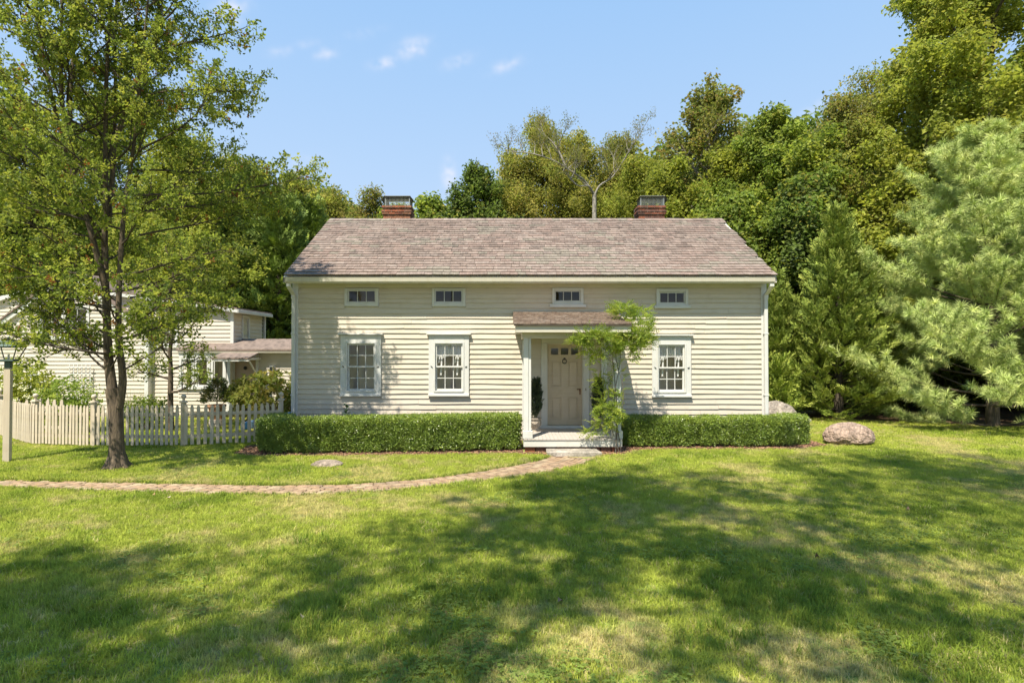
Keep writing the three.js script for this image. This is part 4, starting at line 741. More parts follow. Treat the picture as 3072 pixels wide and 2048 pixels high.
// ---------------------------------------------------------------- porch urns with small conifers
function urn(x, z, label, plantLabel, h, seed) {
  const t = thing('urn', label, 'urn', [x, 0.3, z], 'stone urns on the porch');
  const prof = [[0, 0], [0.085, 0], [0.088, 0.02], [0.07, 0.035], [0.055, 0.05], [0.075, 0.075], [0.125, 0.12], [0.15, 0.18], [0.15, 0.235], [0.14, 0.26], [0.155, 0.275], [0.17, 0.29], [0.17, 0.32], [0.155, 0.325], [0.148, 0.29], [0, 0.285]].map(([a, b]) => new THREE.Vector2(a, b));
  const g = new THREE.LatheGeometry(prof, 28); part(t, 'bowl', g, mat.pot, V(x, 0.3, z));
  const sw = new MB(); for (let k = 0; k < 6; k++) { const a = k / 6 * 6.283, b = (k + 1) / 6 * 6.283, pts = []; for (let i = 0; i <= 6; i++) { const q = lerp(a, b, i / 6); pts.push(V(x + Math.cos(q) * 0.158, 0.3 + 0.235 - Math.sin(i / 6 * Math.PI) * 0.05, z + Math.sin(q) * 0.158)); } sw.tube(pts, pts.map(() => 0.009), 5, false); } part(t, 'swag', sw.geo(), mat.pot);
  const r = rng(seed), p = thing('potted_conifer', plantLabel, 'shrub', [x, 0.58, z], 'small conifers in the porch urns'), L = list();
  part(p, 'stem', new MB().tube([V(x, 0.56, z), V(x + 0.01, 0.9, z), V(x + 0.03, 0.58 + h * 0.95, z)], [0.014, 0.01, 0.004], 6).geo(), mat.barkDark);
  const lean = rr(r, -0.03, 0.05);
  for (let i = 0; i < 520; i++) { const f = Math.pow(r(), 0.8), a = r() * 6.283, rad = 0.125 * Math.sin(Math.PI * Math.pow(0.06 + f * 0.9, 0.75)) * Math.sqrt(r()) * (1 + 0.5 * n3(f * 5, a, seed)), c = pick(r, [[0.05, 0.07, 0.036], [0.065, 0.088, 0.042], [0.04, 0.056, 0.03]]); putDir(L, V(x + Math.cos(a) * rad + lean * f, 0.6 + f * h, z + Math.sin(a) * rad), V(Math.cos(a) * 0.6, 1, Math.sin(a) * 0.6).normalize(), r() * 6.283, rr(r, 0.22, 0.42), c); }
  inst(p, 'foliage', geoLeaf.cedar[0], mat.needle, L);
}
urn(0.53, 0.55, 'pale stone urn with swags on the porch, left of the door', 'small upright conifer in the urn left of the door', 0.86, 11);
urn(2.06, 0.5, 'pale stone urn on the porch, right of the door behind the vine', 'small upright conifer right of the door behind the vine', 0.86, 12);

// ---------------------------------------------------------------- wisteria on the porch
{
  const t = thing('climbing_vine', 'leafy green vine climbing the right porch post and corner of the porch roof', 'vine', [2.3, 0, 1.8]), r = rng(77);
  const leafGeo = (() => { const b = new MB(); const one = (o, d, s, L) => leafInto(b, o, d, s, L, L * 0.52, 0.18); for (let k = 0; k < 6; k++) { const y = 0.04 + k * 0.034, z = -0.012 * k * k * 0.35; for (const sd of [-1, 1]) one(V(0, y, z), V(sd, 0.42, -0.25).normalize(), V(0.42, -sd, 0).normalize(), 0.066 - k * 0.003); } one(V(0, 0.24, -0.11), V(0, 1, -0.5).normalize(), V(1, 0, 0), 0.06); return finish(b); })();
  const L = list(), cols = [[0.270, 0.362, 0.038], [0.327, 0.416, 0.045], [0.213, 0.301, 0.033], [0.408, 0.463, 0.064]], wood = new MB();
  const blobs = [ // x, y, z, rx, ry, rz, count, bright
    [2.50, 3.10, 1.35, 0.24, 0.16, 0.24, 46, 1.15], [2.86, 3.05, 1.25, 0.24, 0.09, 0.2, 14, 1.0], [2.76, 2.72, 1.6, 0.26, 0.28, 0.26, 60, 1.1], [2.56, 2.44, 1.84, 0.3, 0.2, 0.16, 90, 1], [1.72, 2.50, 2.08, 0.42, 0.11, 0.1, 52, 1], [1.38, 2.38, 2.08, 0.18, 0.06, 0.06, 12, 1.1],
    [1.62, 2.2, 2.02, 0.1, 0.2, 0.06, 12, 0.8], [1.80, 2.05, 1.95, 0.12, 0.14, 0.08, 9, 0.8], [2.1, 2.3, 1.95, 0.2, 0.14, 0.1, 22, 0.9], [2.5, 2.2, 1.85, 0.16, 0.2, 0.1, 16, 0.9], [2.95, 2.4, 1.3, 0.18, 0.15, 0.15, 10, 1],
    [2.04, 1.3, 1.6, 0.16, 0.2, 0.14, 20, 0.95], [2.02, 0.95, 1.72, 0.17, 0.2, 0.1, 28, 1.05], [1.93, 0.64, 1.74, 0.17, 0.11, 0.1, 14, 1.05], [2.2, 0.8, 1.85, 0.1, 0.3, 0.06, 18, 1], [1.98, 1.62, 1.5, 0.14, 0.16, 0.12, 9, 0.9], [1.66, 0.46, 1.75, 0.12, 0.07, 0.08, 8, 1]];
  for (const [x, y, z, a, b, c, n, k] of blobs) for (let i = 0; i < n * 2.7; i++) { const d = randDir(r).multiplyScalar(Math.cbrt(r())), p = V(x + d.x * a, y + d.y * b, z + d.z * c), q = pick(r, cols), kk = rr(r, 0.8, 1.2); const dir = V(d.x * 0.8 + rr(r, -0.6, 0.6), rr(r, -0.5, 0.5), d.z * 0.6 + rr(r, 0, 0.7)).normalize(); putDir(L, p, dir, r() * 6.283, rr(r, 0.6, 0.95), q.map((v) => v * kk)); }
  for (let i = 0; i < 40; i++) { const y = rr(r, 0.5, 2.5); putDir(L, V(rr(r, 2.1, 2.42), y, rr(r, 1.66, 1.78)), V(rr(r, -1, 1), rr(r, -0.3, 0.5), rr(r, 0, 1)).normalize(), r() * 6, rr(r, 0.5, 0.8), pick(r, cols)); }
  for (let s = 0; s < 3; s++) { const pts = []; for (let k = 0; k <= 26; k++) { const f = k / 26; pts.push(V(2.22 + Math.sin(f * (5 + s * 2) + s * 1.7) * (0.05 + 0.015 * s) + s * 0.05, 0.02 + f * 2.5, 1.72 + Math.cos(f * (5 + s * 2) + s) * 0.045 + 0.02 * s)); } wood.tube(pts, pts.map((_, k) => lerp(0.014 - s * 0.002, 0.006, k / 26)), 5); }
  for (const P2 of [[[2.3, 2.45, 1.76], [2.1, 2.1, 1.85], [1.9, 2.3, 1.95], [1.5, 2.5, 2.05], [1.3, 2.4, 2.08]], [[2.3, 2.4, 1.76], [2.6, 2.6, 1.7], [2.7, 2.9, 1.5], [2.52, 3.15, 1.35]], [[2.7, 2.9, 1.5], [2.85, 3.08, 1.3], [3.05, 3.05, 1.2]], [[2.2, 0.35, 1.74], [2.0, 0.8, 1.78], [1.85, 0.75, 1.82], [1.68, 0.48, 1.78]], [[2.22, 1.9, 1.74], [2.05, 2.02, 1.8], [1.75, 2.12, 1.95], [1.62, 2.3, 2.0]], [[2.25, 0.8, 1.74], [2.1, 1.2, 1.68], [2.0, 1.6, 1.55], [2.03, 1.9, 1.5]]]) { const c = new THREE.CatmullRomCurve3(P2.map((p) => V(...p))), pts = c.getPoints(16); wood.tube(pts, pts.map((_, k) => lerp(0.008, 0.003, k / 16)), 5); }
  for (let k = 0; k < 5; k++) { const x = rr(r, 2.4, 2.95), pts = []; for (let i = 0; i <= 10; i++) { const f = i / 10; pts.push(V(x + Math.sin(f * 4 + k) * 0.06 + f * 0.06, 3.1 + f * rr(r, 0.13, 0.16) + 0.02 * k, 1.3 + 0.03 * k)); } wood.tube(pts, pts.map(() => 0.0025), 4); }
  part(t, 'vine_stem', wood.geo(), mat.barkGrey); inst(t, 'leaves', leafGeo, mat.leaf, L);
}

// ---------------------------------------------------------------- fences
const picketGeo = [0.058, 0.063, 0.068, 0.085].map((w) => { const s = new THREE.Shape(); s.moveTo(-w / 2, 0.05); s.lineTo(w / 2, 0.05); s.lineTo(w / 2, 0.86); s.quadraticCurveTo(w / 2, 0.915, w * 0.16, 0.945); s.quadraticCurveTo(0, 0.955, -w * 0.16, 0.945); s.quadraticCurveTo(-w / 2, 0.915, -w / 2, 0.86); const g = new THREE.ExtrudeGeometry(s, { depth: 0.016, bevelEnabled: true, bevelThickness: 0.002, bevelSize: 0.002, bevelSegments: 1, curveSegments: 4 }); g.translate(0, 0, 0.022); return g; });
const finialGeo = new THREE.LatheGeometry([[0, 0], [0.03, 0], [0.032, 0.02], [0.022, 0.03], [0.03, 0.042], [0.05, 0.07], [0.056, 0.095], [0.05, 0.122], [0.03, 0.142], [0, 0.15]].map(([a, b]) => new THREE.Vector2(a, b)), 16);
function fence(label, A, B, spacing, pg, posts, seed) {
  const r = rng(seed), dx = B[0] - A[0], dz = B[1] - A[1], L = Math.hypot(dx, dz), a = Math.atan2(-dz, dx), t = thing('picket_fence', label, 'fence', [A[0], 0, A[1]], 'white picket fence sections'); t.rotation.y = a; origin.set(t, V(0, 0, 0));
  for (const y of [0.2, 0.7]) part(t, 'rail', (() => { const b = new MB(); b.du = r() * 4; return b.box(0.02, L - 0.02, y, y + 0.075, -0.02, 0.018).geo(); })(), pick(r, mat.fence));
  const n = Math.round(L / spacing);
  for (let i = 0; i < n; i++) { const o = part(t, 'picket', picketGeo[pg], pick(r, mat.fence), V((i + 0.5) * spacing * (L / (n * spacing)), rr(r, -0.014, 0.012), 0)); o.rotation.z = rr(r, -0.014, 0.014); o.rotation.x = rr(r, -0.01, 0.01); }
  for (const x of posts) {
    const p = part(t, 'post', (() => { const b = new MB(); b.turn = true; b.du = r() * 3; return b.box(x - 0.05, x + 0.05, -0.1, 1.0, -0.105, -0.005, 0.008).geo(); })(), mat.fence[1]);
    part(p, 'post_cap', new MB().box(x - 0.075, x + 0.075, 1.002, 1.03, -0.13, 0.02, 0.008).box(x - 0.055, x + 0.055, 1.031, 1.05, -0.11, 0, 0.006).geo(), mat.fence[2]);
    part(p, 'ball_finial', finialGeo, mat.fence[2], V(x, 1.05, -0.055));
  }
  return t;
}
fence('picket fence run receding at the left edge behind the lamp post', [-13.5, -0.93], [-11.19, 0.69], 0.088, 0, [0.02], 1);
fence('picket fence section left of the tree trunk, close-set pickets', [-11.19, 0.69], [-9.64, 0.97], 0.094, 0, [0.0], 2);
fence('picket fence section behind the tree trunk', [-9.6, 0.975], [-7.6, 0.965], 0.112, 1, [0.0], 3);
fence('shaded picket fence section running to the house corner', [-7.53, 0.96], [-5.52, 0.3], 0.134, 2, [0.0, 2.08], 4);
fence('short garden fence with wide rounded pickets behind the front run', [-12.55, -0.65], [-11.4, -0.55], 0.186, 3, [], 5);

// ---------------------------------------------------------------- lamp post
{
  const x = -9.93, z = 2.78, t = thing('lamp_post', 'cream wooden post with green metal lantern at the left edge', 'lamp post', [x, 0, z]); t.rotation.y = 0.35; origin.set(t, V(0, 0, 0));
  part(t, 'post', vbox(-0.056, 0.056, -0.1, 1.86, -0.056, 0.056, 0.008), mat.fence[0]);
  part(t, 'collar', new MB().box(-0.052, 0.052, 1.862, 1.985, -0.052, 0.052, 0.008).geo(), mat.verdigris);
  const l = group(t, 'lantern'), y0 = 2.02, y1 = 2.27, a = 0.11, b = 0.205;
  part(l, 'base', new MB().box(-0.125, 0.125, 1.987, 2.018, -0.125, 0.125, 0.006).geo(), mat.verdigris);
  const c4 = [[-1, -1], [1, -1], [1, 1], [-1, 1]], fr = new MB();
  for (const [sx, sz] of c4) fr.tube([V(sx * a, y0, sz * a), V(sx * b, y1, sz * b)], [0.012, 0.012], 4);
  for (let i = 0; i < 4; i++) { const [p, q] = c4[i], [u, v] = c4[(i + 1) % 4]; fr.tube([V(p * b, y1, q * b), V(u * b, y1, v * b)], [0.013, 0.013], 4); fr.tube([V(p * a, y0, q * a), V(u * a, y0, v * a)], [0.012, 0.012], 4); }
  part(l, 'frame', fr.geo(), mat.verdigris);
  for (let i = 0; i < 4; i++) { const [p, q] = c4[i], [u, v] = c4[(i + 1) % 4], m = new MB(); m.poly([V(p * a, y0, q * a), V(u * a, y0, v * a), V(u * b, y1, v * b), V(p * b, y1, q * b)], V(0, 2.1, 0)); part(l, 'pane', m.geo(), mat.glass); }
  const rf = new MB(), apex = 2.40, d = 0.10; for (let i = 0; i < 4; i++) { const [p, q] = c4[i], [u, v] = c4[(i + 1) % 4], k = b + 0.02; rf.poly([V(p * k, y1 + 0.012, q * k), V(u * k, y1 + 0.012, v * k), V(u * d, apex, v * d), V(p * d, apex, q * d)], V(0, 2.2, 0)); rf.poly([V(p * d, apex, q * d), V(u * d, apex, v * d), V(0, apex + 0.05, 0)], V(0, 2.2, 0)); }
  part(l, 'roof', rf.geo(), mat.verdigris); part(l, 'finial', new THREE.SphereGeometry(0.022, 10, 8), mat.verdigris, V(0, apex + 0.06, 0));
  part(l, 'candle_tube', new THREE.CylinderGeometry(0.018, 0.018, 0.11, 10), mat.cloth, V(0, 2.075, 0)); part(l, 'bulb', new THREE.SphereGeometry(0.026, 10, 8), mat.glass, V(0, 2.15, 0));
}

// ---------------------------------------------------------------- the second house behind the fence
{
  const t = thing('annex_house', 'cream clapboard two storey wing partly hidden behind the tree at the left', 'house', [-13, 0, -6]), r = rng(88);
  // clapboarded face on the plane z, spanning x0..x1, top given by f(x); openings left bare
  function face(nm, x0, x1, y0, f, z, e, holes, seed) {
    const w = group(t, nm); let k = 0;
    const topY = Math.max(f(x0), f(x1), f((x0 + x1) / 2));
    for (let y = y0; y < topY; y += e, k++) {
      // the part of the course that lies under the roof line
      let a = x0, b = x1; while (a < b && f(a) < y + e * 0.8) a += 0.04; while (b > a && f(b) < y + e * 0.8) b -= 0.04; if (b - a < 0.1) continue;
      let sp = [[a, b]]; for (const [h0, h1, g0, g1] of holes) if (Math.min(y + e, g1) - Math.max(y, g0) > e * 0.3) sp = sp.flatMap(([p, q]) => (h1 <= p || h0 >= q ? [[p, q]] : [[p, h0], [h1, q]].filter(([u, v]) => v - u > 0.05)));
      for (const [p, q] of sp) part(w, 'clapboard', clapboard(p, q, y, e, z, seed + k, 0.5), mat.annex[k % 2]);
    }
    return w;
  }
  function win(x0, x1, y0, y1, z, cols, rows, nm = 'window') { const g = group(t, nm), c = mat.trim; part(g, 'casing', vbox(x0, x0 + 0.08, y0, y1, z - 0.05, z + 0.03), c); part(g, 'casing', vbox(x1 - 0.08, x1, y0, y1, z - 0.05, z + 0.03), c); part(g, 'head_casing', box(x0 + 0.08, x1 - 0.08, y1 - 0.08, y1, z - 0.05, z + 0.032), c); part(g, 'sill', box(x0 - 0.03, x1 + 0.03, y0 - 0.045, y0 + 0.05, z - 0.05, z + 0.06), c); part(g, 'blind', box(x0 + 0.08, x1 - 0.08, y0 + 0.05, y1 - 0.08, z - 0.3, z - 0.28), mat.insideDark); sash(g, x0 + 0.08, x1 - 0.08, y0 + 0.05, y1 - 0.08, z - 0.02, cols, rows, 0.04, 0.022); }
  const zA = -5.3, zB = -5.5, zC = -6.6, zW = -4.9;
  // gable front
  const gable = (x) => 4.76 - Math.abs(x + 15) * 0.71;
  const pair = [[-16.07, -15.22, 2.6, 3.72], [-15.2, -14.35, 2.6, 3.72], [-16.35, -15.75, 0.85, 1.45]];
  const slab = (nm, pts, z, d, m = mat.cream) => { const g = new THREE.ExtrudeGeometry(new THREE.Shape(pts.map(([x, y]) => new THREE.Vector2(x, y))), { depth: d, bevelEnabled: false }); g.translate(0, 0, z - d); return part(t, nm, g, m); };
  slab('gable_core', [[-17.6, 0], [-12.4, 0], [-12.4, gable(-12.4)], [-15, 4.76], [-17.6, gable(-17.6)]], zA - 0.32, 1.4);
  face('gable_wall', -17.6, -12.4, 0.1, gable, zA, 0.135, pair, 600);
  for (const w of pair) win(...w, zA, 2, 2);
  const rake = (x0, y0, x1, y1, z, nm = 'rake_board', h = 0.16) => { const b = new MB(), c = V((x0 + x1) / 2, (y0 + y1) / 2 - 0.05, z + 0.06), A = [[x0, y0], [x1, y1], [x1, y1 - h], [x0, y0 - h]]; for (const zz of [z, z + 0.12]) b.poly(A.map(([x, y]) => V(x, y, zz)), c); for (let i = 0; i < 4; i++) { const p = A[i], q = A[(i + 1) % 4]; b.poly([V(p[0], p[1], z), V(q[0], q[1], z), V(q[0], q[1], z + 0.12), V(p[0], p[1], z + 0.12)], c); } part(t, nm, b.geo(), mat.trim); };
  part(t, 'corner_board', vbox(-12.46, -12.33, 0.1, gable(-12.4) - 0.02, zA - 0.42, zA + 0.012), mat.trim); part(t, 'gable_side', box(-12.44, -12.36, 0.1, gable(-12.4) - 0.02, zA - 1.7, zA - 0.43), mat.annex[0]);
  rake(-17.8, gable(-17.8) + 0.06, -15, 4.84, zA - 0.02); rake(-15, 4.84, -12.3, gable(-12.3) + 0.06, zA - 0.02);
  const roofPlate = (P4, nm = 'roof') => { const b = new MB(), c = V(0, -5, -8); b.poly(P4.map((v) => V(...v)), c); b.poly(P4.map((v) => V(v[0], v[1] - 0.06, v[2])), V(P4[0][0], 99, P4[0][2])); for (let i = 0; i < 4; i++) { const p = P4[i], q = P4[(i + 1) % 4]; b.poly([V(...p), V(...q), V(q[0], q[1] - 0.06, q[2]), V(p[0], p[1] - 0.06, p[2])], V((P4[0][0] + P4[2][0]) / 2, (P4[0][1] + P4[2][1]) / 2, (P4[0][2] + P4[2][2]) / 2)); } part(t, nm, b.geo(), mat.shingle[3]); };
  roofPlate([[-17.85, gable(-17.85) + 0.13, zA + 0.14], [-15, 4.92, zA + 0.14], [-15, 4.92, -9], [-17.85, gable(-17.85) + 0.13, -9]]); roofPlate([[-15, 4.92, zA + 0.14], [-12.25, gable(-12.25) + 0.13, zA + 0.14], [-12.25, gable(-12.25) + 0.13, -9], [-15, 4.92, -9]]);
  // block with the low roof, its right side showing
  const topB = (x) => 3.60 + clamp((-9.55 - x) * 0.14, 0, 0.7);
  slab('low_roof_core', [[-15, 0], [-9.6, 0], [-9.6, 3.58], [-12.4, 4.0], [-15, 4.2]], zB - 0.3, 2.0);
  face('front_wall', -14.2, -9.62, 0.1, topB, zB, 0.135, [[-12.3, -11.45, 2.35, 3.35]], 700);
  win(-12.3, -11.45, 2.35, 3.35, zB, 2, 2);
  part(t, 'corner_board', vbox(-9.66, -9.55, 0.1, 3.6, zB - 0.05, zB + 0.012), mat.trim);
  { const w = group(t, 'side_wall'); for (let k = 0, y = 1.9; y < 3.5; y += 0.135, k++) for (const [z0, z1] of y > 2.62 && y < 3.36 ? [[zB - 0.62, zB], [zB - 2.3, zB - 1.2]] : [[zB - 2.3, zB]]) { const g = clapboard(-z1, -z0, y, 0.135, 0, 800 + k, 0.5); g.rotateY(Math.PI / 2); g.translate(-9.56, 0, 0); part(w, 'clapboard', g, mat.annex[k % 2]); }
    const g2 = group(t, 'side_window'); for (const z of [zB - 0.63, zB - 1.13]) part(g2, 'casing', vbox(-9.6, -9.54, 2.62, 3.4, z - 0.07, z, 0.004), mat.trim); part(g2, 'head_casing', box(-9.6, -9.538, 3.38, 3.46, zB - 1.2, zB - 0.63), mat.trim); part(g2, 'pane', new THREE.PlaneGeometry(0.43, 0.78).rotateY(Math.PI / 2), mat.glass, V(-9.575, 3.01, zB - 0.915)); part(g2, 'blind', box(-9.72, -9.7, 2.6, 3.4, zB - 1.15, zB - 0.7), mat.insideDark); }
  roofPlate([[-14.6, 4.38, zB + 0.2], [-9.35, 3.66, zB + 0.2], [-9.35, 3.66, zB - 2.6], [-14.6, 4.38, zB - 2.6]]); rake(-14.4, 4.30, -9.33, 3.60, zB + 0.08, 'fascia', 0.11);
  part(t, 'eave_trim', box(-9.42, -9.3, 3.49, 3.6, zB - 2.6, zB + 0.19), mat.trim); part(t, 'eave_downspout', vbox(-9.53, -9.46, 2.1, 3.5, zB - 2.35, zB - 2.28, 0.008), mat.trim);
  // tall block at the far left
  slab('tall_block_core', [[-26, 0], [-15.4, 0], [-15.4, 4.78], [-22, 3.0], [-26, 1.9]], zC - 0.3, 2);
  face('tall_block_wall', -22, -15.4, 2.4, (x) => 4.86 - (-15.4 - x) * 0.27, zC, 0.135, [], 900); rake(-22, 3.2, -15.4, 4.98, zC + 0.02);
  // low wing that joins the main house
  const lx0 = -10.95, lx1 = -6.2;
  slab('low_wing_core', [[lx0, 0], [-9.24, 0], [-9.24, 2.2], [lx0, 2.2]], zW - 0.32, 0.9); slab('low_wing_core', [[-8.46, 0], [lx1, 0], [lx1, 2.2], [-8.46, 2.2]], zW - 0.06, 0.9);
  face('low_wing_wall', -8.42, lx1, 0.1, () => 2.22, zW, 0.115, [], 1000); face('low_wing_wall', lx0, -9.36, 0.1, () => 0.95, zW + 0.22, 0.115, [], 1040);
  roofPlate([[lx0 - 0.05, 2.25, zW + 0.3], [lx1, 2.25, zW + 0.3], [lx1, 2.62, zW - 1.3], [lx0 - 0.05, 2.62, zW - 1.3]], 'low_roof'); part(t, 'low_eave', box(lx0, lx1, 2.13, 2.22, zW - 0.02, zW + 0.28), mat.cream);
  part(t, 'corner_board', vbox(-9.36, -9.24, 0.1, 2.13, zW - 0.05, zW + 0.232), mat.trim);
  for (const [a, b] of [[-10.92, -10.42], [-10.4, -9.9], [-9.88, -9.38]]) win(a, b, 0.98, 1.98, zW + 0.22, 1, 1, 'bay_window');
  part(t, 'bay_head', box(lx0, -9.36, 1.985, 2.128, zW - 0.05, zW + 0.23), mat.trim);
  // side door under a bracketed hood
  const dg = group(t, 'side_door'); part(dg, 'leaf', box(-9.2, -8.5, 0.1, 2.0, zW - 0.03, zW + 0.005), mat.tan); part(dg, 'casing', vbox(-8.5, -8.42, 0.1, 2.08, zW - 0.03, zW + 0.035), mat.trim); part(dg, 'casing', vbox(-9.24, -9.2, 0.1, 2.08, zW - 0.03, zW + 0.035), mat.trim); part(dg, 'knob', new THREE.SphereGeometry(0.035, 10, 8), mat.iron, V(-9.1, 1.05, zW + 0.04)); part(dg, 'deadbolt', new THREE.SphereGeometry(0.03, 10, 8), mat.iron, V(-9.1, 1.22, zW + 0.03)); part(dg, 'knocker', new THREE.SphereGeometry(0.06, 10, 8), mat.iron, V(-8.85, 1.62, zW + 0.02));
  const hg = group(t, 'door_hood'); { const b = new MB(), P4 = [[-9.5, 1.98, zW + 0.95], [-8.3, 1.98, zW + 0.95], [-8.3, 2.2, zW], [-9.5, 2.2, zW]].map((v) => V(...v)), c = V(-8.9, 2.02, zW + 0.4), lo = P4.map((v) => V(v.x, v.y - 0.05, v.z)); b.poly(P4, c); b.poly(lo, c); for (let i = 0; i < 4; i++) b.poly([P4[i], P4[(i + 1) % 4], lo[(i + 1) % 4], lo[i]], c); part(hg, 'hood_roof', b.geo(), mat.shingle[3]); part(hg, 'hood_fascia', box(-9.48, -8.32, 1.86, 1.925, zW + 0.9, zW + 0.93), mat.trim); for (const x of [-8.36]) { part(hg, 'bracket', new MB().tube([V(x, 1.9, zW + 0.85), V(x, 1.25, zW + 0.05)], [0.035, 0.035], 4).geo(), mat.trim); part(hg, 'hood_side', new MB().box(x - 0.03, x + 0.03, 1.9, 1.97, zW, zW + 0.9).geo(), mat.trim); } }
  const wl = thing('wall_light', 'small square outdoor light on the low wing wall beside its door', 'wall light', [-7.94, 1.58, zW + 0.02]); part(wl, 'backplate', box(-8.03, -7.85, 1.46, 1.7, zW - 0.005, zW + 0.03), mat.galv); part(wl, 'cage', new MB().box(-8.0, -7.98, 1.48, 1.68, zW + 0.03, zW + 0.15).box(-7.9, -7.88, 1.48, 1.68, zW + 0.03, zW + 0.15).box(-8.0, -7.88, 1.665, 1.685, zW + 0.03, zW + 0.15).box(-8.0, -7.88, 1.475, 1.495, zW + 0.03, zW + 0.15).geo(), mat.galv); part(wl, 'glass', box(-7.975, -7.905, 1.497, 1.663, zW + 0.04, zW + 0.12), mat.glass);
  const tr = thing('trellis', 'white wooden trellis against the gable wall of the wing', 'trellis', [-14.6, 0, zA + 0.1]); for (let k = 0; k < 6; k++) part(tr, 'upright', vbox(-14.95 + k * 0.14, -14.92 + k * 0.14, 0.0, 1.75, zA + 0.08, zA + 0.1, 0.003), mat.trim); for (let k = 0; k < 7; k++) part(tr, 'slat', box(-15.0, -14.17, 0.3 + k * 0.22, 0.33 + k * 0.22, zA + 0.101, zA + 0.115, 0.003), mat.trim);
}
console.log('annex');

// ---------------------------------------------------------------- stones
function rock(label, cx, cz, sx, sy, sz, sink, seed, tone, cat = 'boulder', y = 0) {
  const g = new THREE.IcosahedronGeometry(1, 22), p = g.attributes.position, c = new Float32Array(p.count * 3), uv = new Float32Array(p.count * 2);
  for (let i = 0; i < p.count; i++) {
    const v = V(p.getX(i), p.getY(i), p.getZ(i)), d = 1 + fbm3(v.x * 0.9 + seed, v.y * 0.9, v.z * 0.9, 2) * 0.26 + fbm3(v.x * 4, v.y * 4 + seed, v.z * 4, 4) * 0.085 - 0.05 * smoothstep(1 - Math.abs(fbm3(v.x * 1.7 + 9, v.y * 1.7, v.z * 1.7 + seed, 2)) * 9, 0.5, 1);
    v.multiplyScalar(d); if (v.y < -0.2) v.y = -0.2 + (v.y + 0.2) * 0.35; p.setXYZ(i, v.x * sx, v.y * sy, v.z * sz);
    const k = 0.95 + fbm3(v.x * 6, v.y * 6, v.z * 6 + seed, 4) * 0.8, l = smoothstep(fbm3(v.x * 2.6 + 5, v.y * 2.6, v.z * 2.6, 3), 0.08, 0.3); c.set([tone[0] * k * lerp(1, 0.72, l), tone[1] * k * lerp(1, 0.74, l), tone[2] * k * lerp(1, 0.76, l)], i * 3); uv[i * 2] = (v.x + v.z * 0.6) * sx * 1.6; uv[i * 2 + 1] = v.y * sy * 1.6 + v.z * 0.5;
  }
  g.setAttribute('color', new THREE.BufferAttribute(c, 3)); g.setAttribute('uv', new THREE.BufferAttribute(uv, 2)); g.computeVertexNormals();
  const o = shadowed(new THREE.Mesh(g, mat.boulder)); o.name = numbered('boulder'); o.position.set(cx, sink + y, cz); scene.add(o); return tag(o, label, cat);
}
rock('rounded brown grey boulder on the lawn right of the hedge', 7.93, 0.55, 0.56, 0.36, 0.42, 0.16, 3.3, [0.53, 0.40, 0.32]);
rock('grey boulder half hidden behind the right corner of the house', 8.15, -3.6, 0.55, 0.5, 0.5, 0.12, 8.1, [0.52, 0.47, 0.42]);
rock('low pale flat stone beside the boulder behind the house corner', 8.85, -3.5, 0.32, 0.14, 0.25, 0.03, 5.2, [0.62, 0.58, 0.51]);
rock('flat brown rock barely rising from the lawn in front of the left hedge', -3.52, 3.12, 0.30, 0.10, 0.2, 0.02, 12.4, [0.47, 0.39, 0.32], 'rock');

